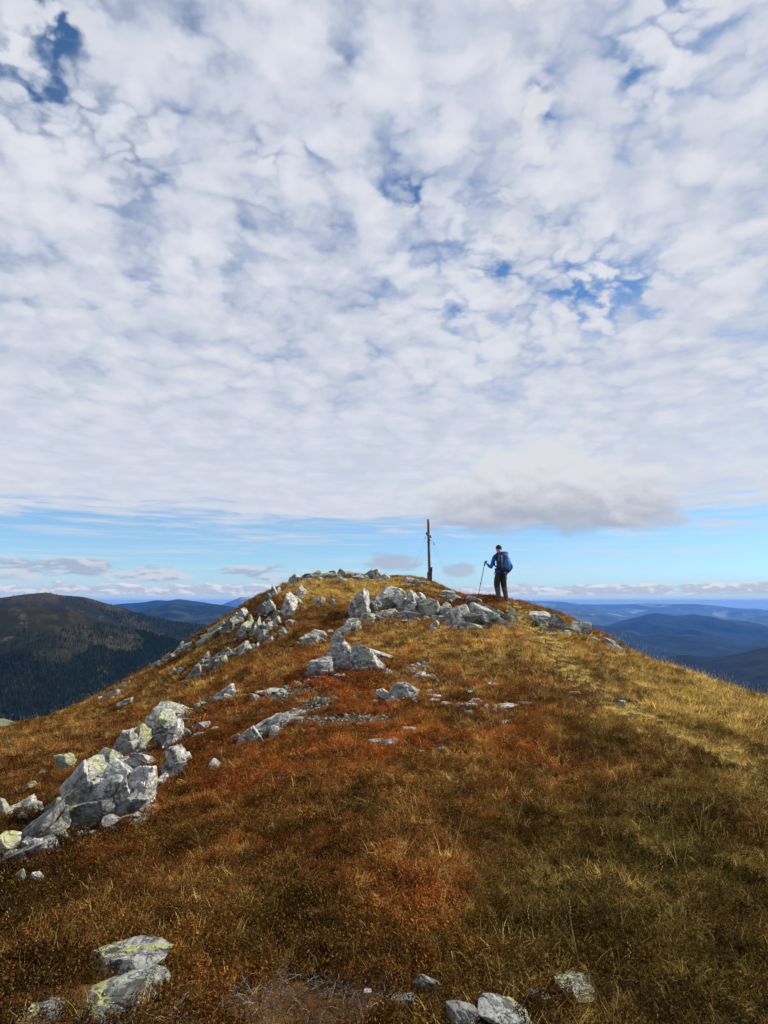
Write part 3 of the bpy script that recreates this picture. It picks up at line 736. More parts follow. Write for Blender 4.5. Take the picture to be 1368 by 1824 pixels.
outcrop('thin flat dark-topped ledges behind the long white outcrop', (800, 1064), [
    (783, 1051, 812, 1063, dict(mat='grey', style='slab', roll=-8, sink=0.3)),
    (795, 1058, 826, 1070, dict(mat='grey', style='slab', roll=-6, sink=0.3)),
    (829, 1061, 858, 1073, dict(mat='white', style='slab', roll=-12, sink=0.3)),
])
rock((766, 1106, 784, 1122), 'white', 'slab', 20, label='small white stone in front of the middle of the long white outcrop', cat='stone')
rock((713, 1096, 742, 1109), 'grey', 'flat', 0, label='grey flat stone in the grass in front of the long white outcrop', cat='stone')
# --- rocks at the right shoulder
outcrop('pale slabs under dark heather on the right shoulder beside the path', (985, 1110), [
    (941, 1088, 990, 1106, dict(mat='white', style='slab', roll=-8, sink=0.3)),
    (978, 1093, 1020, 1122, dict(mat='grey', style='slab', roll=-34, sink=0.3)),
    (1018, 1106, 1050, 1130, dict(mat='white', style='crag', roll=-20, sink=0.3)),
])
outcrop('pale thin slab poking out at the right skyline below the shoulder', (1095, 1152), [
    (1074, 1136, 1098, 1150, dict(mat='white', style='slab', roll=-28, sink=0.3)),
    (1090, 1142, 1114, 1157, dict(mat='white', style='slab', roll=-28, sink=0.3)),
])
rock((1008, 1227, 1034, 1238), 'white', 'flat', 0, label='pale flat stone beside the lower left edge of the grassy path', cat='stone')
rock((1098, 1247, 1116, 1262), 'dark', 'block', -20, label='dark stone in the golden grass of the right slope', cat='stone', sink=0.3)
# --- loose stones in the middle ground
rock((690, 1212, 748, 1248), 'grey', 'hewn', 5, label='grey craggy boulder in the red heather right of the gravel patch', cat='boulder', sink=0.3, depth=0.7)
rock((668, 1225, 702, 1249), 'white', 'slab', -24, label='smooth pale stone touching the left end of the grey craggy boulder', cat='stone', sink=0.3)
for b, k, l in (((820, 1247, 852, 1260), 'white', 'white oval stone in the red heather left of the long flat white slab'),
                ((838, 1243, 860, 1252), 'white', 'thin white stone just behind the white oval stone'),
                ((866, 1250, 930, 1264), 'white', 'long flat white slab in the red heather right of centre'),
                ((924, 1249, 950, 1256), 'lichen', 'thin greenish stone right of the long flat white slab'),
                ((828, 1225, 842, 1235), 'white', 'small white stone standing above the white oval stone'),
                ((893, 1274, 911, 1291), 'white', 'small bluish white stone below the long flat white slab'),
                ((762, 1234, 790, 1244), 'white', 'upper pale splinter in the row of flat stones right of the craggy boulder'),
                ((764, 1242, 784, 1252), 'grey', 'dark-edged flat stone in the row right of the craggy boulder'),
                ((784, 1250, 806, 1258), 'grey', 'lowest flat stone of the row right of the craggy boulder'),
                ((756, 1224, 772, 1234), 'white', 'topmost small stone of the row right of the craggy boulder'),
                ((710, 1296, 742, 1304), 'white', 'thin white sliver of stone below the grey craggy boulder'),
                ((654, 1316, 696, 1328), 'grey', 'thin ragged grey stone low in the red heather left of centre'),
                ((743, 1334, 758, 1345), 'grey', 'small grey lump in the orange heather at the centre, left of two'),
                ((778, 1331, 800, 1340), 'white', 'small flat pale stone in the orange heather at the centre, right of two'),
                ((746, 1200, 776, 1208), 'white', 'thin white slab in the grass behind the grey craggy boulder'),
                ((722, 1183, 748, 1193), 'lichen', 'pale flat stone in the dry grass right of the leaning boulders'),
                ((742, 1179, 768, 1189), 'grey', 'flat stone in the dry grass, farther right of the leaning boulders'),
                ((868, 1213, 890, 1222), 'white', 'small pale flake in the grass above the long flat white slab'),
                ((516, 1345, 528, 1351), 'white', 'tiny white flake in the heather below the pale rock tongue')):
    rock(b, k, 'flat', 0, label=l, cat='stone')
# --- summit rocks
outcrop('row of broken lichened rocks along the skyline of the summit', (620, 1034), [
    (515, 1022, 538, 1040, dict(mat='white', style='crag', roll=-15, sink=0.3)),
    (536, 1022, 552, 1034, dict(mat='dark', style='crag', roll=0, sink=0.3)),
    (556, 1016, 574, 1028, dict(mat='green', style='crag', roll=10, sink=0.3)),
    (574, 1019, 596, 1033, dict(mat='green', style='crag', roll=15, sink=0.3)),
    (598, 1013, 618, 1030, dict(mat='green', style='crag', roll=-5, sink=0.3)),
    (614, 1017, 632, 1031, dict(mat='green', style='crag', roll=12, sink=0.3)),
    (628, 1022, 648, 1036, dict(mat='grey', style='crag', roll=20, sink=0.3)),
    (646, 1014, 662, 1032, dict(mat='grey', style='crag', roll=5, sink=0.3)),
    (658, 1014, 680, 1034, dict(mat='white', style='crag', roll=-8, sink=0.3)),
    (676, 1020, 694, 1034, dict(mat='white', style='crag', roll=-12, sink=0.3)),
    (560, 1025, 572, 1034, dict(mat='green', style='crag', roll=0, sink=0.3)),
    (586, 1014, 598, 1022, dict(mat='dark', style='crag', roll=0, sink=0.3)),
])
rock((606, 1031, 618, 1041), 'lichen', 'block', 0, label='small pale stone in the grass just below the summit skyline rocks', cat='stone')
outcrop('flat pale ledge on the skyline left of the foot of the cross', (742, 1040), [
    (718, 1029, 742, 1038, dict(mat='white', style='slab', roll=-8, sink=0.3)),
    (738, 1031, 762, 1043, dict(mat='lichen', style='slab', roll=-14, sink=0.3)),
])
rock((556, 1064, 568, 1077), 'grey', 'crag', 10, label='small upright stone in the summit grass, left of three in a row', cat='stone')
rock((568, 1064, 580, 1076), 'white', 'crag', -10, label='small upright stone in the summit grass, middle of three in a row', cat='stone')
rock((590, 1067, 600, 1081), 'green', 'crag', 5, label='small greenish upright stone in the summit grass, right of three in a row', cat='stone')
# --- craggy left flank
outcrop('steep crag of leaning pale blocks on the left skyline below the summit', (490, 1075), [
    (478, 1042, 496, 1064, dict(mat='white', style='slab', roll=50, sink=0.3)),
    (486, 1044, 500, 1058, dict(mat='white', style='crag', roll=40, sink=0.3)),
    (464, 1056, 484, 1074, dict(mat='dark', style='slab', roll=48, sink=0.3)),
    (456, 1072, 474, 1090, dict(mat='dark', style='crag', roll=40, sink=0.3)),
    (474, 1068, 492, 1094, dict(mat='white', style='slab', roll=52, sink=0.3)),
])
outcrop('long pale blade of rock leaning up the slope left of the summit grass', (512, 1090), [
    (498, 1054, 528, 1096, dict(mat='white', style='slab', roll=56, sink=0.15, depth=0.5)),
    (526, 1040, 546, 1064, dict(mat='white', style='slab', roll=48, sink=0.2, depth=0.5)),
    (482, 1086, 500, 1100, dict(mat='dark', style='slab', roll=50, sink=0.2)),
])
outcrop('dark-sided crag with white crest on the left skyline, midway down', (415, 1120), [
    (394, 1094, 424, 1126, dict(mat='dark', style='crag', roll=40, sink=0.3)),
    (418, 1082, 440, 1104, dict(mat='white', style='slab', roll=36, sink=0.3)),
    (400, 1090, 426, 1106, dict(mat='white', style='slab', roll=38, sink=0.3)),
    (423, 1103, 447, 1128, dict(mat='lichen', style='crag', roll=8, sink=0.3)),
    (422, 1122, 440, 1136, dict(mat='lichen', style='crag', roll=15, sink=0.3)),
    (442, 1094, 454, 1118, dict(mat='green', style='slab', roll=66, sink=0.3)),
    (453, 1098, 466, 1130, dict(mat='lichen', style='slab', roll=-62, sink=0.3)),
    (460, 1104, 474, 1128, dict(mat='lichen', style='crag', roll=60, sink=0.3)),
    (470, 1106, 486, 1126, dict(mat='white', style='crag', roll=50, sink=0.3)),
    (484, 1096, 500, 1114, dict(mat='white', style='crag', roll=38, sink=0.3)),
    (458, 1120, 474, 1142, dict(mat='green', style='crag', roll=55, sink=0.3)),
    (470, 1130, 490, 1144, dict(mat='white', style='slab', roll=30, sink=0.3)),
])
rock((508, 1103, 526, 1116), 'grey', 'block', 20, label='grey stone in the brown grass right of the dark-sided crag', cat='stone')
rock((494, 1118, 512, 1132), 'green', 'block', 25, label='greenish stone in the brown grass below the dark-sided crag', cat='stone')
outcrop('broad flat lichened slab on the left skyline with the valley behind', (372, 1140), [
    (346, 1116, 396, 1144, dict(mat='green', style='slab', roll=28, sink=0.3)),
    (370, 1106, 400, 1124, dict(mat='green', style='slab', roll=22, sink=0.3)),
])
outcrop('cluster of small pale rocks on the left skyline, lowest group', (318, 1160), [
    (312, 1140, 328, 1158, dict(mat='green', style='crag', roll=12, sink=0.3)),
    (324, 1142, 342, 1154, dict(mat='lichen', style='block', roll=15, sink=0.3)),
    (304, 1152, 322, 1166, dict(mat='white', style='crag', roll=30, sink=0.3)),
    (288, 1162, 306, 1174, dict(mat='grey', style='slab', roll=35, sink=0.3)),
    (270, 1176, 288, 1186, dict(mat='white', style='slab', roll=32, sink=0.3)),
])
outcrop('lower crag of blocky grey and lichened rocks across the left flank', (420, 1168), [
    (408, 1138, 446, 1170, dict(mat='grey', style='crag', roll=10, sink=0.3)),
    (424, 1140, 444, 1156, dict(mat='white', style='crag', roll=0, sink=0.3)),
    (444, 1142, 462, 1160, dict(mat='white', style='crag', roll=30, sink=0.3)),
    (406, 1152, 422, 1168, dict(mat='green', style='crag', roll=0, sink=0.3)),
    (376, 1150, 412, 1170, dict(mat='green', style='crag', roll=18, sink=0.3)),
    (388, 1164, 404, 1188, dict(mat='green', style='crag', roll=10, sink=0.3)),
    (368, 1168, 392, 1194, dict(mat='dark', style='crag', roll=10, sink=0.3)),
    (358, 1158, 374, 1178, dict(mat='grey', style='crag', roll=10, sink=0.3)),
    (332, 1178, 360, 1210, dict(mat='grey', style='crag', roll=20, sink=0.3)),
    (352, 1172, 366, 1190, dict(mat='dark', style='crag', roll=0, sink=0.3)),
])
outcrop('two tiny stones in the grass at the lower left end of the flank crag', (310, 1200), [
    (302, 1188, 314, 1200, dict(mat='grey', style='crag', roll=0, sink=0.3)),
    (318, 1188, 328, 1198, dict(mat='grey', style='crag', roll=0, sink=0.3)),
])
print('ROCKS', len(FOOT))

# ------------------------------------------------------------------ built things
def lathe(bm, p0, p1, r0, r1, n=10, mat=0, jit=0.0, segs=1, rs=random):
    p0, p1 = Vector(p0), Vector(p1); d = (p1 - p0); q = d.to_track_quat('Z', 'Y')
    rings = []
    for k in range(segs + 1):
        t = k / segs; c = p0 + d * t; r = r0 + (r1 - r0) * t
        rings.append([bm.verts.new(c + q @ Vector((math.cos(2 * math.pi * i / n) * r * (1 + rs.uniform(-jit, jit)), math.sin(2 * math.pi * i / n) * r * (1 + rs.uniform(-jit, jit)), 0))) for i in range(n)])
    for a, b in zip(rings, rings[1:]):
        for i in range(n):
            f = bm.faces.new((a[i], a[(i + 1) % n], b[(i + 1) % n], b[i])); f.smooth = True; f.material_index = mat
    bm.faces.new(rings[0][::-1]); bm.faces.new(rings[-1])
def box(bm, c, s, rot=(0, 0, 0), bev=0.0):
    r = bmesh.ops.create_cube(bm, size=1.0)
    vs = r['verts']; M = Matrix.Translation(c) @ Euler(rot).to_matrix().to_4x4() @ Matrix.Diagonal((*s, 1))
    bmesh.ops.transform(bm, matrix=M, verts=vs)
    if bev:
        es = list({e for v in vs for e in v.link_edges})
        bmesh.ops.bevel(bm, geom=es, offset=bev, segments=2, affect='EDGES', profile=0.6)
def part(name, fn, mat, parent, smooth_=False):
    bm = bmesh.new(); fn(bm); m = bpy.data.meshes.new(name); bm.to_mesh(m); bm.free()
    if smooth_:
        for p in m.polygons: p.use_smooth = True
    return link(name, m, mat, parent)
def wood_material():
    m, t, b, o = new_mat('weathered_wood'); tc = t.nodes.new('ShaderNodeTexCoord')
    mp = t.nodes.new('ShaderNodeMapping'); mp.inputs['Scale'].default_value = (1, 1, 0.06); t.links.new(tc.outputs['Object'], mp.inputs[0])
    n = noise(t, mp.outputs[0], 45, 5, 0.6); n2 = noise(t, tc.outputs['Object'], 3, 4, 0.6)
    c = mix(t, smooth(n, 0.35, 0.65), (0.06, 0.045, 0.04), (0.19, 0.15, 0.13)); c = mix(t, smooth(n2, 0.5, 0.7) * 0.5, c, (0.13, 0.09, 0.065))
    t.links.new(c, b.inputs['Base Color']); b.inputs['Roughness'].default_value = 0.9
    bp = t.nodes.new('ShaderNodeBump'); bp.inputs['Distance'].default_value = 0.01; t.links.new(n.s, bp.inputs['Height']); t.links.new(bp.outputs[0], b.inputs['Normal'])
    return m
M_WOOD = wood_material()
M_STEEL = simple_mat('galvanised_wire', (0.22, 0.22, 0.23), 0.5, 0.2, 40, metal=0.7)
M_IRON = simple_mat('dark_iron', (0.05, 0.045, 0.045), 0.6, 0.3, 30, metal=0.5)

def cross():
    Y = 28.0; d = ray(765, 1036); s = Y / d[1]
    x0 = d[0] * s; zg = float(ground(x0, Y)[0]); zv = d[2] * s
    zb = zg - 0.15
    dt = ray(764, 925); ztop = dt[2] * Y / dt[1]
    zc0 = ray(765, 953.5); zc = zc0[2] * Y / zc0[1]
    e = empty('summit_cross', (x0, Y, zg))
    tag(e, 'weathered wooden summit cross seen from its side, stayed by thin wires, on the hilltop', 'cross')
    L = lambda z: z - zg
    rs = random.Random(3)
    part('post', lambda bm: lathe(bm, (0.012, 0, L(zb)), (-0.028, 0, L(ztop)), 0.070, 0.054, 12, jit=0.05, segs=14, rs=rs), M_WOOD, e)
    ang = R(79)
    ax = Vector((math.cos(ang), math.sin(ang), 0))
    c = Vector((-0.01, 0, L(zc)))
    def bar(bm):
        lathe(bm, c - ax * 0.72 + Vector((0, 0, 0.01)), c + ax * 0.72, 0.056, 0.052, 12, jit=0.05, segs=8, rs=rs)
    # the bar is let into the side of the post
    cb = part('crossbar', bar, M_WOOD, e)
    part('bolt', lambda bm: lathe(bm, c + Vector((-0.10, -0.02, 0)), c + Vector((0.10, 0.0, 0)), 0.014, 0.014, 8), M_IRON, cb)
    for sx in (-1, 1):
        part('support_plank', lambda bm, sx=sx: box(bm, (sx * 0.082 + 0.01, -0.01, 0.13), (0.05, 0.16, 0.62), (0, R(sx * 1.0), 0), 0.008), M_WOOD, e)
    part('iron_band', lambda bm: lathe(bm, (0.01, 0, 0.33), (0.01, 0, 0.36), 0.10, 0.10, 14), M_IRON, e)
    bx = part('register_box', lambda bm: box(bm, (0.095, -0.02, 0.54), (0.075, 0.13, 0.19), (0, 0, 0), 0.006), M_IRON, e)
    part('lid', lambda bm: box(bm, (0.098, -0.02, 0.642), (0.10, 0.16, 0.02), (0, R(8), 0), 0.004), M_IRON, bx)
    for (sy, fx, px, py) in ((-1, -1.05, 727, 1027), (1, -1.15, 716, 1027), (-1, 1.5, 815, 1040), (1, 1.75, 830, 1046)):
        end = c + ax * (sy * 0.66)
        wx = ray(px, py)[0] * (Y + sy * 0.7) - x0
        wy = sy * 0.75
        gz = float(ground(x0 + wx, Y + wy)[0]) - zg
        g = Vector((wx, wy, gz + 0.02))
        def wire(bm, end=end, g=g):
            prev = end
            for k in range(1, 9):
                t = k / 8; q = end.lerp(g, t) + Vector((0, 0, -0.10 * math.sin(math.pi * t)))
                lathe(bm, prev, q, 0.0021, 0.0021, 5); prev = q
        w = part('guy_wire', wire, M_STEEL, e)
        q = end.lerp(g, 0.07); q2 = end.lerp(g, 0.115)
        part('turnbuckle', lambda bm: lathe(bm, q, q2, 0.014, 0.014, 8), M_IRON, w)
        part('ground_pin', lambda bm: lathe(bm, g + Vector((0, 0, -0.1)), g + Vector((0, 0, 0.06)), 0.012, 0.012, 8), M_IRON, w)
cross()

# ---- the hiker
M_JACKET = simple_mat('blue_jacket', (0.012, 0.085, 0.46), 0.65, 0.25, 9, 0.01)
M_JACKET_D = simple_mat('navy_jacket_yoke', (0.016, 0.04, 0.24), 0.65, 0.25, 9, 0.01)
M_TROUSER = simple_mat('dark_brown_trousers', (0.028, 0.024, 0.022), 0.85, 0.3, 14, 0.01)
M_GAITER = simple_mat('grey_brown_gaiters', (0.085, 0.070, 0.058), 0.85, 0.3, 14, 0.01)
M_SKIN = simple_mat('skin', (0.42, 0.22, 0.16), 0.55, 0.08, 20)
M_BLACK = simple_mat('black_cloth', (0.012, 0.012, 0.016), 0.8, 0.3, 20)
M_BEANIE = simple_mat('dark_cap', (0.030, 0.022, 0.026), 0.8, 0.3, 30, 0.004)
M_BOOT = simple_mat('brown_boots', (0.05, 0.038, 0.03), 0.7, 0.3, 20)
M_PACK = simple_mat('blue_pack_cloth', (0.018, 0.06, 0.21), 0.6, 0.2, 12, 0.006)
M_PACK_L = simple_mat('light_blue_pack_cloth', (0.035, 0.15, 0.44), 0.6, 0.2, 12, 0.006)
M_PACK_D = simple_mat('navy_pack_lid', (0.02, 0.05, 0.20), 0.6, 0.2, 12, 0.006)
M_PACK_S = simple_mat('black_pack_side', (0.018, 0.020, 0.022), 0.7, 0.3, 18, 0.006)
M_KHAKI = simple_mat('khaki_pack_pocket', (0.14, 0.125, 0.08), 0.75, 0.2, 18)
M_WEB = simple_mat('pale_webbing', (0.45, 0.48, 0.52), 0.7, 0.1, 30)
M_POLE = simple_mat('dark_pole_metal', (0.06, 0.045, 0.05), 0.35, 0.2, 30, metal=0.5)

def skin_mesh(name, verts, edges, radii, levels=2, root=0):
    m = bpy.data.meshes.new(name); m.from_pydata([tuple(v) for v in verts], edges, [])
    o = bpy.data.objects.new(name, m); COL.objects.link(o)
    md = o.modifiers.new('skin', 'SKIN'); md.use_smooth_shade = True; md.branch_smoothing = 0.6
    for i, r in enumerate(radii):
        sv = m.skin_vertices[0].data[i]; sv.radius = (r, r) if not isinstance(r, tuple) else r; sv.use_root = (i == root)
    sb = o.modifiers.new('sub', 'SUBSURF'); sb.levels = levels; sb.render_levels = levels
    dg = bpy.context.evaluated_depsgraph_get(); ev = o.evaluated_get(dg)
    out = bpy.data.meshes.new_from_object(ev); bpy.data.objects.remove(o); out.name = name
    for p in out.polygons: p.use_smooth = True
    return out
HK = {}
def hiker():
    Y = 19.9; d = ray(893, 1070); s = Y / d[1]
    x0 = d[0] * s; yaw = R(16)
    zg = ray(893, 1069)[2] * Y / ray(893, 1069)[1]
    zg = max(zg, float(ground(x0, Y)[0]) - 0.02)
    e = empty('person', (x0, Y, zg), yaw)
    tag(e, 'hiker seen from behind in blue jacket, dark trousers and dark cap, holding one walking pole', 'person')
    def gz(x, y):
        wx = x0 + x * math.cos(yaw) - y * math.sin(yaw); wy = Y + x * math.sin(yaw) + y * math.cos(yaw)
        return float(ground(wx, wy)[0]) - zg
    fl, fr = gz(-0.10, 0.0), gz(0.14, -0.04)
    V_ = [(0, 0, .95), (0, 0, 1.10), (0, .02, 1.30), (0, .03, 1.44), (0, .05, 1.52), (0, .075, 1.60), (0, .085, 1.69), (0, .08, 1.755),
          (-.17, .02, 1.42), (-.25, .02, 1.24), (-.31, .04, 1.04), (-.335, .15, 1.11), (-.36, .25, 1.19),
          (.17, .02, 1.42), (.29, -.02, 1.25), (.38, -.06, 1.08), (.345, .03, .96), (.28, .12, .87), (.27, .15, .80),
          (-.095, 0, .86), (-.115, .03, .66), (-.12, .045, .47), (-.11, 0, .26), (-.10, -.03, .09 + fl * .7), (-.105, .10, .05 + fl),
          (.095, 0, .86), (.105, .02, .66), (.11, .02, .47), (.135, -.02, .26), (.15, -.06, .09 + fr * .7), (.17, .07, .05 + fr),
          (0, .175, 1.64)]
    E_ = [(0,1),(1,2),(2,3),(3,4),(4,5),(5,6),(6,7),(3,8),(8,9),(9,10),(10,11),(11,12),(3,13),(13,14),(14,15),(15,16),(16,17),(17,18),
          (0,19),(19,20),(20,21),(21,22),(22,23),(23,24),(0,25),(25,26),(26,27),(27,28),(28,29),(29,30),(5,31)]
    r_ = [(.165,.12),(.155,.115),(.185,.125),(.12,.09),(.055,.055),(.062,.07),(.088,.10),(.058,.07),
          .085,.068,.058,.048,.034, .085,.068,.058,.046,.034,.04, .118,.115,.105,.09,.07,.045, .118,.115,.105,.09,.07,.045, .014]
    m = skin_mesh('body', V_, E_, r_)
    for mt in (M_JACKET, M_JACKET_D, M_TROUSER, M_GAITER, M_SKIN): m.materials.append(mt)
    for p in m.polygons:
        c = p.center
        if c.z > 1.52 and abs(c.x) < 0.13: k = 4
        elif c.z < 0.40: k = 3
        elif c.z < 0.94 and abs(c.x) < 0.22: k = 2
        elif c.z < 0.86: k = 4
        elif c.z > 1.33 and abs(c.x) < 0.30: k = 1
        else: k = 0
        p.material_index = k
    link('body', m, None, e)
    def capf(bm):
        bmesh.ops.create_icosphere(bm, subdivisions=3, radius=1.0)
        for v in bm.verts:
            if v.co.z < -0.25: v.co.z = -0.25
        bmesh.ops.transform(bm, matrix=Matrix.Translation((0, .082, 1.70)) @ Matrix.Diagonal((.098, .112, .10, 1)), verts=bm.verts)
    part('cap', capf, M_BEANIE, e, True)
    def hoodf(bm):
        bmesh.ops.create_uvsphere(bm, u_segments=20, v_segments=12, radius=1.0)
        for v in bm.verts:
            v.co.z *= 1 - 0.3 * max(0, v.co.y)
        bmesh.ops.transform(bm, matrix=Matrix.Translation((0, .0, 1.50)) @ Matrix.Diagonal((.115, .105, .075, 1)), verts=bm.verts)
    part('hood', hoodf, simple_mat('hood_cloth', (0.05, 0.09, 0.36), 0.7, 0.3, 16, 0.01), e, True)
    def hemf(bm): 
        bmesh.ops.create_cone(bm, cap_ends=False, segments=28, radius1=1.0, radius2=0.93, depth=1.0)
        bmesh.ops.transform(bm, matrix=Matrix.Translation((0, 0, .945)) @ Matrix.Diagonal((.192, .15, .16, 1)), verts=bm.verts)
    part('jacket_hem', hemf, M_JACKET_D, e, True)
    for sx in (-1, 1):
        part('ear', lambda bm: box(bm, (sx * .092, .075, 1.65), (.02, .035, .06), (0, 0, 0), .008), M_SKIN, e, True)
    for (bx, by, bz) in ((-.105, .03, .045 + fl), (.165, .0, .045 + fr)):
        b = part('boot', lambda bm: box(bm, (bx, by, bz), (.105, .29, .11), (0, 0, R(-6 if bx > 0 else 4)), .035), M_BOOT, e, True)
        part('sole', lambda bm: box(bm, (bx, by, bz - .052), (.112, .30, .025), (0, 0, R(-6 if bx > 0 else 4)), .008), M_BLACK, b)
    # gloved left hand closed round the grip, bare right hand hanging
    def hand(name, wrist, d, palm_n, mat, curl):
        d = Vector(d).normalized(); n = Vector(palm_n).normalized(); s = d.cross(n).normalized()
        w = Vector(wrist); vs = [w, w + d * .045, w + d * .085]; es = [(0, 1), (1, 2)]; rr = [(.026,.02), (.036,.02), (.038,.018)]
        for i, L in enumerate((.065, .075, .07, .055)):
            a = w + d * .085 + s * (.028 - i * .019); vs.append(a); es.append((2, len(vs) - 1)); rr.append(.0095)
            dd = d.copy(); p = a
            for k in range(2):
                dd = (Matrix.Rotation(curl, 3, s) @ dd); p = p + dd * L * (.5); vs.append(p); es.append((len(vs) - 2, len(vs) - 1)); rr.append(.0088)
        t0 = w + d * .035 + s * .036; vs.append(t0); es.append((1, len(vs) - 1)); rr.append(.012)
        vs.append(t0 + d * .03 + s * .018 - n * .012 * (1 if curl > 0 else -1)); es.append((len(vs) - 2, len(vs) - 1)); rr.append(.010)
        vs.append(t0 + d * .055 + s * .008 - n * .03 * (1 if curl > 0 else -1)); es.append((len(vs) - 2, len(vs) - 1)); rr.append(.009)
        link(name, skin_mesh(name, vs, es, rr, 1), mat, e)
    hand('glove', (-.365, .255, 1.195), (-.1, .55, .62), (.9, .2, 0), M_BLACK, 1.15)
    hand('glove', (.272, .14, .83), (-.05, .12, -1), (1, 0, 0), M_SKIN if False else M_GAITER, 0.35)
    # ------- backpack, carried but a thing of its own
    bk = empty('backpack', (x0, Y, zg + 1.0), yaw)
    tag(bk, 'large blue trekking backpack with navy lid and black side, on the back of the hiker', 'backpack')
    def blob(c, sx, sy, sz, pw=0.6, sub=3):
        def fn(bm):
            bmesh.ops.create_icosphere(bm, subdivisions=sub, radius=1.0)
            for v in bm.verts:
                q = v.co; q = Vector([math.copysign(abs(t) ** pw, t) for t in q]); v.co = Vector((q.x * sx + c[0], q.y * sy + c[1], q.z * sz + c[2]))
        return fn
    part('pack_body', blob((.02, -.24, .22), .15, .12, .29), M_PACK, bk, True)
    lid = part('lid', blob((.02, -.20, .485), .15, .12, .075), M_PACK_D, bk, True)
    part('buckle', lambda bm: box(bm, (.06, -.352, .47), (.03, .012, .04), (0, 0, 0), .004), M_WEB, lid)
    part('front_pocket', blob((.05, -.36, .14), .09, .04, .16), M_PACK_L, bk, True)
    part('bottom_compartment', blob((.03, -.25, -.03), .16, .12, .075), M_PACK_S, bk, True)
    part('side_panel', blob((-.125, -.23, .24), .045, .105, .24), M_PACK_S, bk, True)
    part('side_pocket', blob((.17, -.25, .08), .05, .09, .13), M_PACK_L, bk, True)
    part('side_pocket', blob((-.16, -.25, .34), .02, .06, .10), M_KHAKI, bk, True)
    part('compression_strap', lambda bm: lathe(bm, (-.12, -.352, .42), (-.115, -.352, .02), .009, .009, 6), M_WEB, bk)
    part('compression_strap', lambda bm: lathe(bm, (.085, -.382, .42), (.075, -.395, .24), .010, .010, 6), M_WEB, bk)
    part('compression_strap', lambda bm: lathe(bm, (.175, -.33, .36), (.21, -.27, .16), .008, .008, 6), M_WEB, bk)
    for sx in (-1, 1):
        def ss(bm, sx=sx):
            pts = [(sx * .09, -.14, .46), (sx * .115, -.04, .52), (sx * .125, .08, .46), (sx * .13, .155, .30), (sx * .15, .12, .12), (sx * .15, -.10, .04)]
            for a_, b_ in zip(pts, pts[1:]): lathe(bm, a_, b_, .024, .024, 8)
        part('shoulder_strap', ss, M_BLACK, bk, True)
    def belt(bm):
        n = 24
        pts = [Vector((math.cos(2 * math.pi * i / n) * .185, math.sin(2 * math.pi * i / n) * .145, .0)) for i in range(n)]
        for i in range(n): lathe(bm, pts[i], pts[(i + 1) % n], .022, .022, 6)
    part('hip_belt', belt, M_BLACK, bk, True)
    part('loose_strap', lambda bm: (lathe(bm, (-.195, -.02, 0), (-.215, -.03, -.10), .008, .008, 6), lathe(bm, (-.215, -.03, -.10), (-.26, -.03, -.19), .008, .011, 6)), M_BLACK, bk)
    # ------- walking pole
    c_, s_ = math.cos(yaw), math.sin(yaw)
    def wpt(x, y, z): return Vector((x0 + x * c_ - y * s_, Y + x * s_ + y * c_, zg + z))
    top = wpt(-.38, .325, 1.27)
    dtip = ray(850, 1051); Yt = Y + .25; tip = Vector((dtip[0] * Yt / dtip[1], Yt, 0)); tip.z = float(ground(tip.x, tip.y)[0])
    pe = empty('trekking_pole', tip)
    tag(pe, "thin metal walking pole in the hiker's left hand with its tip on the ground", 'walking pole')
    T = top - tip
    part('shaft', lambda bm: lathe(bm, T * .03, T * .42, .0085, .0095, 8), M_POLE, pe)
    part('shaft', lambda bm: lathe(bm, T * .42, T * .90, .0115, .0115, 8), M_POLE, pe)
    part('clamp', lambda bm: lathe(bm, T * .40, T * .44, .018, .018, 8), M_BLACK, pe)
    part('grip', lambda bm: lathe(bm, T * .87, T * 1.0, .017, .021, 10), M_BLACK, pe, True)
    part('basket', lambda bm: lathe(bm, T * .06, T * .07, .034, .030, 12), M_BLACK, pe)
    part('tip', lambda bm: lathe(bm, T * -.01, T * .03, .003, .007, 8), M_STEEL, pe)
    part('wrist_strap', lambda bm: (lathe(bm, T * .985, T * .93 + Vector((.05, -.02, -.02)), .005, .005, 5), lathe(bm, T * .93 + Vector((.05, -.02, -.02)), T * .88, .005, .005, 5)), M_BLACK, pe)
hiker()

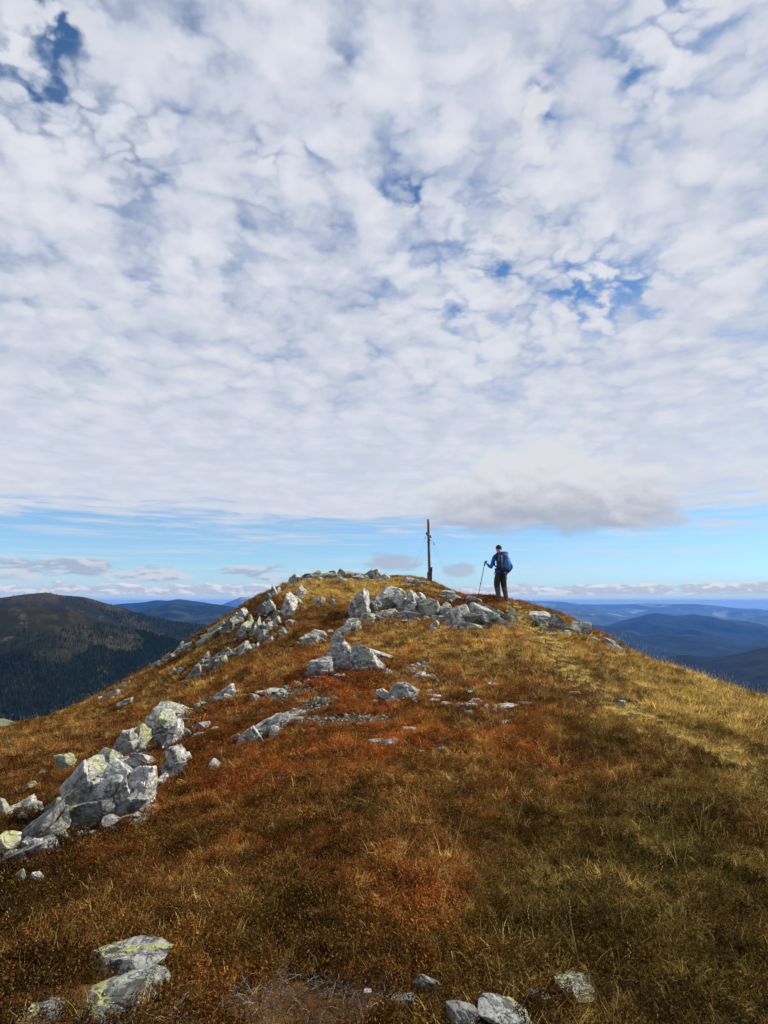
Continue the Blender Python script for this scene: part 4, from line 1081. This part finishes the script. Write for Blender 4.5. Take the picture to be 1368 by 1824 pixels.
# ------------------------------------------------------------------ vegetation
ANCH = [  # column, row of the photograph : grass share, redness, lightness, greenness; lightness has the left hollow's shade and bottom lens falloff painted in
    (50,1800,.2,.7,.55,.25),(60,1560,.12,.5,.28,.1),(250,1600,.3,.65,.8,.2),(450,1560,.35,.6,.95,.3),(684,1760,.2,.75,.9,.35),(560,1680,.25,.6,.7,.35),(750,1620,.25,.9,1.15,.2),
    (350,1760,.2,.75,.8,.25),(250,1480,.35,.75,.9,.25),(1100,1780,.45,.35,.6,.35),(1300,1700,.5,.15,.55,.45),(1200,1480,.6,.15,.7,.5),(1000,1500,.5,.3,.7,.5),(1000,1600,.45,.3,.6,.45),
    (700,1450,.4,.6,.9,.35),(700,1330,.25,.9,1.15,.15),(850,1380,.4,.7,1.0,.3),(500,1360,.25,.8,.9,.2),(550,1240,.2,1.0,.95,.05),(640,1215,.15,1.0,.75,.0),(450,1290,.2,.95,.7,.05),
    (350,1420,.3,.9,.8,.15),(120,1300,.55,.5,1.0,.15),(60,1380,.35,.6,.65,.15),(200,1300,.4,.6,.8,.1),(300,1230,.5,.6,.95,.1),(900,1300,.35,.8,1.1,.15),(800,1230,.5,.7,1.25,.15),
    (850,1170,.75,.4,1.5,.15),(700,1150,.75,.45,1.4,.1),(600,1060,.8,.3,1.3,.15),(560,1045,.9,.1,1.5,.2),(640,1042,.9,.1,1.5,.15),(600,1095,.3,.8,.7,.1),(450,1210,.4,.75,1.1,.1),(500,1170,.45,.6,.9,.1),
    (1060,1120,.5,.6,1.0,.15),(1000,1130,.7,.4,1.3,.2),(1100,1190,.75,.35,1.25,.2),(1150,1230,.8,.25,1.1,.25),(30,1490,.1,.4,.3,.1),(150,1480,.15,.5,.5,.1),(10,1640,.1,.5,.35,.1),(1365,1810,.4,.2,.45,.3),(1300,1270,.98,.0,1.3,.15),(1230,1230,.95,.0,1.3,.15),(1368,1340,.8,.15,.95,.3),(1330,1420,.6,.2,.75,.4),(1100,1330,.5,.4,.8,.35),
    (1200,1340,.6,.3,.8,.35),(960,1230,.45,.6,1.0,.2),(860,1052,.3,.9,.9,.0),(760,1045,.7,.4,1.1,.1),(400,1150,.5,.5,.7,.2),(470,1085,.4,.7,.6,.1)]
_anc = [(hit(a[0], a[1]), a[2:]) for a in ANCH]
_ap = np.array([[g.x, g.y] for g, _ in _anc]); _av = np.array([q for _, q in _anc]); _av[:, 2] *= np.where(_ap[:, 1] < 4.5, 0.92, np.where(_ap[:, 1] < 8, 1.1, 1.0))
def zone(x, y):
    wx = x + 0.5 * fbm(x * .7, y * .7, 5.0, 3) * (0.4 + y * .06); wy = y + 0.5 * fbm(x * .7, y * .7, 9.0, 3) * (0.4 + y * .06)
    o = np.empty((len(x), 4))
    for i in range(0, len(x), 20000):
        sl = slice(i, i + 20000)
        sc = np.maximum(np.maximum(wy[sl, None], 1), 1) * 0.5 + _ap[None, :, 1] * 0.5
        lu = np.log(np.maximum(np.hypot(wx[sl, None], wy[sl, None]), .8) / np.hypot(_ap[None, :, 0], _ap[None, :, 1]))
        an = np.arctan2(wx[sl, None], wy[sl, None]) - np.arctan2(_ap[None, :, 0], _ap[None, :, 1])
        w = 1.0 / (lu ** 2 * 0.55 + an ** 2 * 3.0 + 0.002) ** 1.8
        o[sl] = (w @ _av) / w.sum(1)[:, None]
    return o
PATH = [hit(a, b) for a, b in ((905, 1078), (925, 1092), (950, 1112), (972, 1138), (990, 1165), (1008, 1190), (1040, 1222), (1085, 1247), (1135, 1272), (1190, 1300), (1260, 1335), (1330, 1368), (1366, 1390))]
PATH.append(PATH[-1] + (PATH[-1] - PATH[-2]) * 4)
def path_d(x, y):
    d = np.full(len(x), 99.0)
    for a, b in zip(PATH, PATH[1:]):
        ab = np.array([b.x - a.x, b.y - a.y]); L2 = (ab ** 2).sum() + 1e-9
        t = np.clip(((x - a.x) * ab[0] + (y - a.y) * ab[1]) / L2, 0, 1)
        d = np.minimum(d, np.hypot(x - a.x - ab[0] * t, y - a.y - ab[1] * t))
    return d
def bare(x, y, blobs):
    k = np.zeros(len(x))
    for (px, py, rx, ry) in blobs:
        c = hit(px, py); q = 1 - ((x - c.x) / rx) ** 2 - ((y - c.y) / ry) ** 2
        k = np.maximum(k, q)
    return k + 0.55 * fbm(x * 2.2, y * 2.2, 4.0, 3)
GRAVEL = ((560, 1262, .42, 1.1), (600, 1282, 1.0, .42), (520, 1236, .5, .8), (650, 1286, .6, .25), (480, 1232, .3, .4))
TWIGS = ((560, 1800, .34, .22), (475, 1808, .22, .16), (650, 1790, .2, .14), (540, 1765, .16, .1))
FOOTA = np.array(FOOT)
def on_rock(x, y, k=0.8):
    o = np.zeros(len(x), bool)
    for (fx, fy, a, b) in FOOTA:
        o |= (((x - fx) / (a * k)) ** 2 + ((y - fy) / (b * k)) ** 2) < 1
    return o

def plant_material(name, trans=0.3, tip=(1.25, 1.2, 1.0), rough=0.7, spread=0.55):
    m = bpy.data.materials.new(name); m.use_nodes = True; t = m.node_tree; t.nodes.clear()
    out = t.nodes.new('ShaderNodeOutputMaterial')
    at = t.nodes.new('ShaderNodeAttribute'); at.attribute_type = 'INSTANCER'; at.attribute_name = 'tint'
    lf = t.nodes.new('ShaderNodeAttribute'); lf.attribute_name = 'leaf'
    sx = t.nodes.new('ShaderNodeSeparateXYZ'); t.links.new(lf.outputs['Vector'], sx.inputs[0])
    rnd, hh = V(t, sx.outputs[0]), V(t, sx.outputs[1])
    k = rnd * spread + (1 - spread * 0.5)
    sc = t.nodes.new('ShaderNodeVectorMath'); sc.operation = 'SCALE'; t.links.new(at.outputs['Color'], sc.inputs[0]); t.links.new(k.s, sc.inputs['Scale'])
    c = mix(t, hh, sc.outputs[0], tip, 'MULTIPLY')
    third = V(t, sx.outputs[2])
    c = mix(t, smooth(third, 0.86, 0.9) * 0.5, c, (0.20, 0.15, 0.05))
    d = t.nodes.new('ShaderNodeBsdfDiffuse'); tr = t.nodes.new('ShaderNodeBsdfTranslucent'); ms = t.nodes.new('ShaderNodeMixShader')
    t.links.new(c, d.inputs[0]); t.links.new(c, tr.inputs[0]); ms.inputs[0].default_value = trans
    t.links.new(d.outputs[0], ms.inputs[1]); t.links.new(tr.outputs[0], ms.inputs[2]); t.links.new(ms.outputs[0], out.inputs[0])
    return m
M_GRASS = plant_material('dry_grass', 0.35)
M_HEATH = plant_material('heath_leaves', 0.22, (1.15, 1.1, 1.0), spread=0.9)
M_STALK = plant_material('straw', 0.3)
M_TWIG = plant_material('dead_wood', 0.0)
M_STONE = plant_material('gravel_stone', 0.0, (1, 1, 1))

def proto(name, v, f, leaf, mat):
    m = bpy.data.meshes.new(name); m.from_pydata(v, [], f); m.materials.append(mat)
    a = m.attributes.new('leaf', 'FLOAT_VECTOR', 'POINT'); a.data.foreach_set('vector', np.array(leaf, np.float32).ravel())
    return bpy.data.objects.new(name, m)
def grass_proto(seed, n, h, w, rad, bend, segs=3, head=False):
    rs = random.Random(seed); v, f, lf = [], [], []
    for i in range(n):
        a = rs.uniform(0, 6.283); r = rad * math.sqrt(rs.random()); bx, by = math.cos(a) * r, math.sin(a) * r
        da = a + rs.gauss(0, .9); L = h * rs.uniform(.5, 1.15); b = bend * rs.uniform(.2, 1.3); ww = w * rs.uniform(.7, 1.3); c = rs.random(); c3 = rs.random()
        px, py, pz = bx, by, -0.02; th = rs.uniform(0, .35); fa = rs.uniform(0, 3.14); sx, sy = math.cos(fa), math.sin(fa)
        base = len(v)
        for k in range(segs + 1):
            t = k / segs; wk = ww * (1 - t ** 1.5) + .0003
            v += [(px - sx * wk / 2, py - sy * wk / 2, pz), (px + sx * wk / 2, py + sy * wk / 2, pz)]; lf += [(c, t, c3)] * 2
            th += b / segs; px += math.sin(th) * math.cos(da) * L / segs; py += math.sin(th) * math.sin(da) * L / segs; pz += math.cos(th) * L / segs
        for k in range(segs): q = base + 2 * k; f.append((q, q + 1, q + 3, q + 2))
        if head:
            for s in range(5):
                ox, oy, oz = (rs.gauss(0, .006) for _ in range(3)); zz = pz - s * .012
                q = len(v); v += [(px + ox * .6 - .002, py + oy * .6, zz), (px + ox * .6, py + oy * .6 + .0015, zz + .010), (px + ox * .6 + .002, py + oy * .6, zz)]; lf += [(c, 1, 0)] * 3; f.append((q, q + 1, q + 2))
    return v, f, lf
def heath_proto(seed, stems, leaves, rad, h, size):
    rs = random.Random(seed); v, f, lf = [], [], []
    for i in range(stems):
        a = rs.uniform(0, 6.283); r = rad * math.sqrt(rs.random()); bx, by = math.cos(a) * r * .6, math.sin(a) * r * .6
        hh = h * rs.uniform(.55, 1.1) * (1 - .35 * (r / rad) ** 2); tx, ty = math.cos(a) * r * 1.1, math.sin(a) * r * 1.1
        q = len(v); v += [(bx - .0012, by, -.03), (bx + .0012, by, -.03), (tx, ty, hh)]; lf += [(0.0, 0, 0)] * 3; f.append((q, q + 1, q + 2))
        c0 = rs.random()
        for k in range(leaves):
            t = .25 + .8 * (k + rs.random()) / leaves
            x, y, z = bx + (tx - bx) * t + rs.gauss(0, size * .9), by + (ty - by) * t + rs.gauss(0, size * .9), hh * t
            d = Vector((rs.gauss(0, 1), rs.gauss(0, 1), rs.uniform(.1, 1.6))).normalized(); sd = d.cross(Vector((rs.gauss(0, 1), rs.gauss(0, 1), rs.gauss(0, 1)))).normalized()
            L = size * rs.uniform(.6, 1.3); wq = L * .30; p = Vector((x, y, z)); c = min(1, max(0, c0 * .5 + rs.random() * .5)); c3 = rs.random()
            q = len(v); v += [tuple(p), tuple(p + d * L * .5 + sd * wq), tuple(p + d * L), tuple(p + d * L * .5 - sd * wq)]
            lf += [(c, min(1, t), c3)] * 4; f.append((q, q + 1, q + 2, q + 3))
    return v, f, lf
def collection(name, objs):
    c = bpy.data.collections.new(name)
    for o in objs: c.objects.link(o)
    return c
def scatter(name, coll, pts, rot, scl, idx, tint, label, cat):
    m = bpy.data.meshes.new(name); n = len(pts)
    m.vertices.add(n); m.vertices.foreach_set('co', np.asarray(pts, np.float32).ravel())
    a = m.attributes.new('rot', 'FLOAT_VECTOR', 'POINT'); a.data.foreach_set('vector', np.asarray(rot, np.float32).ravel())
    a = m.attributes.new('scl', 'FLOAT', 'POINT'); a.data.foreach_set('value', np.asarray(scl, np.float32))
    a = m.attributes.new('idx', 'INT', 'POINT'); a.data.foreach_set('value', np.asarray(idx, np.int32))
    a = m.attributes.new('tint', 'FLOAT_COLOR', 'POINT'); a.data.foreach_set('color', np.hstack([tint, np.ones((n, 1))]).astype(np.float32).ravel())
    o = bpy.data.objects.new(name, m); COL.objects.link(o); tag(o, label, cat, kind='stuff')
    ng = bpy.data.node_groups.new(name + '_scatter', 'GeometryNodeTree')
    ng.interface.new_socket('Geometry', in_out='INPUT', socket_type='NodeSocketGeometry'); ng.interface.new_socket('Geometry', in_out='OUTPUT', socket_type='NodeSocketGeometry')
    N = ng.nodes.new; gi, go = N('NodeGroupInput'), N('NodeGroupOutput')
    ip = N('GeometryNodeInstanceOnPoints'); ci = N('GeometryNodeCollectionInfo'); ci.inputs['Collection'].default_value = coll
    ci.inputs['Separate Children'].default_value = True; ci.inputs['Reset Children'].default_value = True
    def na(nm, ty):
        q = N('GeometryNodeInputNamedAttribute'); q.data_type = ty; q.inputs['Name'].default_value = nm
        return [s_ for s_ in q.outputs if s_.enabled][0]
    L = ng.links.new
    er = N('FunctionNodeEulerToRotation'); L(na('rot', 'FLOAT_VECTOR'), er.inputs[0])
    L(gi.outputs[0], ip.inputs['Points']); L(ci.outputs[0], ip.inputs['Instance']); ip.inputs['Pick Instance'].default_value = True
    L(na('idx', 'INT'), ip.inputs['Instance Index']); L(er.outputs[0], ip.inputs['Rotation']); L(na('scl', 'FLOAT'), ip.inputs['Scale'])
    L(ip.outputs[0], go.inputs[0])
    md = o.modifiers.new('scatter', 'NODES'); md.node_group = ng
    return o
def jitter_grid(r0, r1, step, az, seed, keep=1.0):
    rs = np.random.RandomState(seed)
    n = int(2 * r1 / step) + 1
    gx, gy = np.meshgrid(np.arange(-r1, r1, step), np.arange(-1.5, r1, step))
    x = gx.ravel() + rs.uniform(-.6, .6, gx.size) * step; y = gy.ravel() + rs.uniform(-.6, .6, gx.size) * step
    r = np.hypot(x, y); a = np.abs(np.degrees(np.arctan2(x, y)))
    k = (r >= r0) & (r < r1) & (a < az) & (rs.rand(len(x)) < keep)
    return x[k], y[k], rs
C_RED, C_ORANGE, C_BROWN = np.array((.13, .022, .010)), np.array((.25, .072, .014)), np.array((.042, .024, .013))
C_GREEN, C_OLIVE = np.array((.055, .062, .012)), np.array((.10, .072, .020))
C_GOLD, C_STRAW, C_PALE = np.array((.40, .262, .070)), np.array((.57, .44, .17)), np.array((.62, .51, .18))
def vegetation():
    parts = {'gn': [], 'gf': [], 'hn': [], 'hf': []}
    for (r0, r1, step, az, tagk, sd) in ((0.9, 5.0, .050, 62, 'n', 1), (5.0, 10.0, .074, 52, 'n', 5), (10.0, 36.0, .125, 44, 'f', 2)):
        x, y, rs = jitter_grid(r0, r1, step, az, sd)
        k = ~on_rock(x, y, .80); x, y = x[k], y[k]
        k = (bare(x, y, GRAVEL) < .55) & (bare(x, y, TWIGS) < .45); x, y = x[k], y[k]
        z = ground(x, y); n = len(x)
        Z = zone(x, y); G, Rd, Li, Gr = Z.T
        pd = path_d(x, y); rr0 = np.hypot(x, y); onp = (pd < .29 + .12 * fbm(x * 1.5, y * 1.5, 3, 2)) & (rs.rand(n) < np.clip((rr0 - 6.5) / 4, .35, .95)); near = np.exp(-(pd / .45) ** 2)
        patch = fbm(x * 1.1, y * 1.1, 20.0, 4, .6); patch2 = fbm(x * .45, y * .45, 31.0, 3); patch3 = fbm(x * 3.2, y * 3.2, 40, 3)
        G = G + .25 * patch + .2 * patch2 + .15 * patch3 + near * .4
        Rd = np.clip(Rd + .5 * fbm(x * .9, y * .9, 50, 3), 0, 1); Gr = np.clip(Gr * .8 + .75 * fbm(x * .8, y * .8, 60, 4), 0, 1)
        nearf = np.clip((7.5 - rr0) / 4.5, 0, 1); G = G + .09 * nearf; Rd = Rd * (1 - .2 * nearf); Gr = np.clip(Gr + .10 * nearf, 0, 1)
        isg = (rs.rand(n) < np.clip(G * 1.15 - (.20 if tagk == 'n' else .02), .05, 1)) | onp
        u = rs.rand(n, 1)
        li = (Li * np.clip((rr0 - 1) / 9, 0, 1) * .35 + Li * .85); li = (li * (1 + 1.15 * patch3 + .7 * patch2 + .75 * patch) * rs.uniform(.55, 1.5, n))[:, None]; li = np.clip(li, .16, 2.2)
        orr = np.clip(.5 + 1.3 * fbm(x * 1.3, y * 1.3, 70, 3) + (Li - .9) * .5, 0, 1)[:, None]
        heath = (C_RED * (1 - orr) + C_ORANGE * orr) * Rd[:, None] + (C_BROWN * .45 + C_OLIVE * .55) * (1 - Rd[:, None])
        heath = heath * (1 - Gr[:, None] * .6) + C_GREEN * Gr[:, None] * .6
        grass = C_GOLD * (1 - u * .7) + C_STRAW * u * .7
        grass = grass * (1 - .22 * Rd[:, None]) + C_ORANGE * .22 * Rd[:, None]
        grass = grass * (1 - Gr[:, None] * .65) + (C_GREEN * 1.5) * Gr[:, None] * .65
        grass = np.where(onp[:, None], C_PALE * (.8 + .4 * u), grass)
        li = np.where(onp[:, None], np.clip(li, .95, 1.3), li)
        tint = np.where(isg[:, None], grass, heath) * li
        rot = np.stack([rs.normal(0, .12, n), rs.normal(0, .12, n), rs.uniform(0, 6.28, n)], 1)
        scl = rs.uniform(.7, 1.35, n) * np.where(onp, .7, 1.0) * (1 + .25 * patch2)
        scl = scl * np.where(isg, np.where(Z[:, 0] > .8, 1.15, .85), 1.0)
        if tagk == 'n' and r0 > 2: scl *= 1.25
        bush = (~isg) & (rs.rand(n) < .06); scl = np.where(bush, scl * rs.uniform(1.1, 1.35, n), scl); tint = np.where(bush[:, None], tint * rs.choice([.45, .8, 1.3], n)[:, None], tint)
        P = np.stack([x, y, z], 1)
        for kk, mask in (('g', isg), ('h', ~isg)):
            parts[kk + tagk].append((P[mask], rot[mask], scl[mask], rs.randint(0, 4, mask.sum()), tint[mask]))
        # low matted growth under the grass
        m3 = isg & ~onp & (rs.rand(n) < .65)
        parts['h' + tagk].append((P[m3] + rs.normal(0, .02, (m3.sum(), 3)) * (1, 1, 0), rot[m3], scl[m3] * .8, rs.randint(0, 4, m3.sum()), (heath * .5 + grass * .28)[m3] * li[m3]))
        # thin grass blades standing in the heath
        m2 = (~isg) & (rs.rand(n) < (.24 if tagk == 'n' else .12))
        parts['g' + tagk].append((P[m2], rot[m2], scl[m2] * .9, rs.randint(0, 4, m2.sum()), ((C_GOLD * .5 + C_STRAW * .5) * np.clip(li[m2] * rs.uniform(.5, 1.6, (m2.sum(), 1)), .3, 1.6))))
    gn = collection('grass_near', [proto('grass_tuft', *grass_proto(i, 26, .105, .0027, .048, 2.1), M_GRASS) for i in range(4)])
    gf = collection('grass_far', [proto('grass_tuft', *grass_proto(10 + i, 26, .13, .0060, .085, 1.2, 2), M_GRASS) for i in range(4)])
    hn = collection('heath_near', [proto('heath_clump', *heath_proto(20 + i, 12, 13, .05, .062, .0095), M_HEATH) for i in range(4)])
    hf = collection('heath_far', [proto('heath_clump', *heath_proto(30 + i, 12, 7, .10, .10, .022), M_HEATH) for i in range(4)])
    for key, c, nm, lab, cat in (('gn', gn, 'dry_grass', 'tufts of dry autumn grass close by among the red heath', 'grass'), ('gf', gf, 'dry_grass', 'golden dry grass farther up the ridge to the skyline', 'grass'),
                        ('hn', hn, 'heather', 'low red and brown heath shrubs covering the near ridge', 'heather'), ('hf', hf, 'heather', 'reddish heath covering the ridge farther up to the summit', 'heather')):
        cols = [np.concatenate([q[i] for q in parts[key]]) for i in range(5)]
        print(key, len(cols[0]))
        scatter(nm, c, *cols, lab, cat)
    # tall straws
    st = collection('straws', [proto('straw', *grass_proto(40 + i, 5, .30, .0022, .04, .7, 4, True), M_STALK) for i in range(3)])
    x, y, rs = jitter_grid(1.8, 24, .22, 46, 9)
    Z = zone(x, y); k = (rs.rand(len(x)) < np.clip((Z[:, 0] - .25) * .9, .03, .8) * np.where(np.hypot(x, y) > 9, 1.0, .6)) & (path_d(x, y) > .4) & (bare(x, y, TWIGS) < .2) & ~on_rock(x, y, 1.0); x, y, Z = x[k], y[k], Z[k]; n = len(x)
    scatter('tall_straw', st, np.stack([x, y, ground(x, y)], 1), np.stack([rs.normal(0, .15, n), rs.normal(0, .15, n), rs.uniform(0, 6.28, n)], 1), rs.uniform(.5, 1.15, n), rs.randint(0, 3, n),
            (C_STRAW * rs.uniform(.8, 1.4, (n, 1))) * np.clip(Z[:, 2:3], .6, 1.2), 'tall thin straws with seed heads standing above the grass', 'grass')
    # gravel
    rs = np.random.RandomState(4); pr = []
    for i in range(4):
        v, f = ico(1); p = v * rs.uniform(.6, 1.0, (len(v), 1)) * (1, .8, .5)
        pr.append(proto('pebble', (p * .5).tolist(), f.tolist(), [(rs.rand(), .5, 0)] * len(v), M_STONE))
    gc = collection('gravel_stones', pr)
    x, y, r2 = jitter_grid(6, 15, .035, 25, 12); b = bare(x, y, GRAVEL); k = (b > .30) & (r2.rand(len(x)) < .80 * np.clip(.75 + 1.2 * fbm(x * 4, y * 4, 2.0, 3), .1, 1)) & ~on_rock(x, y, .8); x, y = x[k], y[k]; n = len(x)
    scatter('gravel', gc, np.stack([x, y, ground(x, y) + .004], 1), r2.uniform(-.5, 6.2, (n, 3)), r2.gamma(2.0, .013, n) + .010, r2.randint(0, 4, n),
            np.array((.17, .175, .155)) * r2.uniform(.25, 1.7, (n, 1)), 'patch of grey broken gravel among the red heath', 'gravel')
    # broken stones round the outcrops
    rr_ = np.random.RandomState(31); X, Y_, S_ = [], [], []
    for (fx, fy, a, b) in FOOTA:
        if a < .12 or fy < 5: continue
        for _ in range(int(5 + a * 16)):
            q = rr_.uniform(0, 6.28); u = rr_.uniform(.8, 1.7); X.append(fx + math.cos(q) * a * u - .05); Y_.append(fy + math.sin(q) * b * u - abs(rr_.normal(0, .15))); S_.append(min(.35, rr_.gamma(1.6, .05) + .03))
    X, Y_, S_ = map(np.array, (X, Y_, S_)); n = len(X)
    pr = []
    for i in range(4):
        p, f = rock_points(900 + i, (1, .8, .55), 'block', 2)
        pr.append(proto('shard', p.tolist(), f.tolist(), [(rs.rand(), .5, 0)] * len(p), ROCK['grey'] if i < 2 else ROCK['white']))
    scatter('rubble', collection('shards', pr), np.stack([X, Y_, ground(X, Y_) + .01], 1), rr_.uniform(-.6, .6, (n, 3)) * (1, 1, 8), S_, rr_.randint(0, 4, n), np.ones((n, 3)) * .3, 'small broken stones lying round the rock outcrops', 'rubble')
    # dead twigs
    tp = []
    for i in range(4):
        rq = random.Random(60 + i); bm = bmesh.new(); p = Vector((0, 0, 0)); d = Vector((1, 0, .1))
        for s_ in range(6):
            d = (d + Vector((rq.gauss(0, .25), rq.gauss(0, .45), rq.gauss(0, .25)))).normalized(); q = p + d * .022; lathe(bm, p, q, .0026 - s_ * .0003, .0023 - s_ * .0003, 4)
            if rq.random() < .5:
                e2 = q + (d + Vector((0, rq.choice((-1, 1)), .3))).normalized() * .03; lathe(bm, q, e2, .0014, .0008, 4)
            p = q
        mm = bpy.data.meshes.new('twig'); bm.to_mesh(mm); bm.free(); mm.materials.append(M_TWIG)
        a = mm.attributes.new('leaf', 'FLOAT_VECTOR', 'POINT'); a.data.foreach_set('vector', np.tile(np.array((.5, .2, 0), np.float32), len(mm.vertices)))
        tp.append(bpy.data.objects.new('twig', mm))
    tc_ = collection('twigs', tp)
    x, y, r3 = jitter_grid(1.8, 3.4, .022, 25, 14); b = bare(x, y, TWIGS); k = (b > .25) & (r3.rand(len(x)) < .7); x, y = x[k], y[k]; n = len(x)
    scatter('dead_twigs', tc_, np.stack([x, y, ground(x, y) + r3.uniform(0, .03, n)], 1), np.stack([r3.normal(0, .3, n), r3.normal(0, .3, n), r3.uniform(0, 6.28, n)], 1), r3.uniform(.3, .72, n), r3.randint(0, 4, n),
            np.array((.10, .08, .07)) * (r3.gamma(1.5, .55, (n, 1)) + .2), 'bare patch of grey dead heather twigs at the bottom of the photo', 'twigs')
vegetation()

# ------------------------------------------------------------------ conifer forest on the mountain across the valley
def forest():
    rs = np.random.RandomState(21); pr = []
    M_CON = plant_material('spruce_needles', 0.0, (1.3, 1.3, 1.2))
    for i in range(3):
        rq = random.Random(i); v, f, lf = [], [], []
        for k in range(7):
            z0 = 1.2 + k * 1.75; r = 2.5 * (1 - k / 7.6); m = 7; c = len(v)
            v.append((0, 0, z0 + 2.8)); lf.append((rq.random(), 1, 0))
            for j in range(m):
                a = 6.283 * j / m + rq.random(); rr = r * rq.uniform(.6, 1.15); v.append((math.cos(a) * rr, math.sin(a) * rr, z0 - rq.uniform(0, .6))); lf.append((rq.random(), 0, 0))
            for j in range(m): f.append((c, c + 1 + j, c + 1 + (j + 1) % m))
        pr.append(proto('conifer', v, f, lf, M_CON))
    cl = collection('conifers', pr)
    P = []
    for (o, g, T), n, lim in ((NEAR, 150000, 1.0), (BACK, 70000, 1.0)):
        nt, na, _ = g.shape; front = (T <= 0).sum()
        i = rs.uniform(0, front - 1.01, n); j = rs.uniform(0, na - 1.01, n); i0, j0 = i.astype(int), j.astype(int); fi, fj = (i - i0)[:, None], (j - j0)[:, None]
        p = g[i0, j0] * (1 - fi) * (1 - fj) + g[i0 + 1, j0] * fi * (1 - fj) + g[i0, j0 + 1] * (1 - fi) * fj + g[i0 + 1, j0 + 1] * fi * fj
        az = np.degrees(np.arctan2(p[:, 0], p[:, 1])); el = np.degrees(np.arctan2(p[:, 2], np.hypot(p[:, 0], p[:, 1])))
        nz = fbm(p[:, 0] / 260, p[:, 1] / 260, 1.0, 4, .6)
        line = (-3.5 if o is NEAR[0] else -0.9) + nz * 3.4 + (az + 20) * (.10)
        keep = (el < line) | (rs.rand(n) < .10 * (el < line + 3.0))
        keep &= (az > -48) & (az < -8)
        P.append(p[keep])
    P = np.concatenate(P); n = len(P); print('trees', n)
    scatter('conifer_forest', cl, P - (0, 0, 1.0), np.stack([np.zeros(n), np.zeros(n), rs.uniform(0, 6.28, n)], 1), rs.uniform(.30, .72, n), rs.randint(0, 3, n),
            np.array((.010, .015, .008)) * rs.uniform(.6, 1.7, (n, 1)), 'dark conifer forest on the mountain slope across the valley', 'forest')
forest()
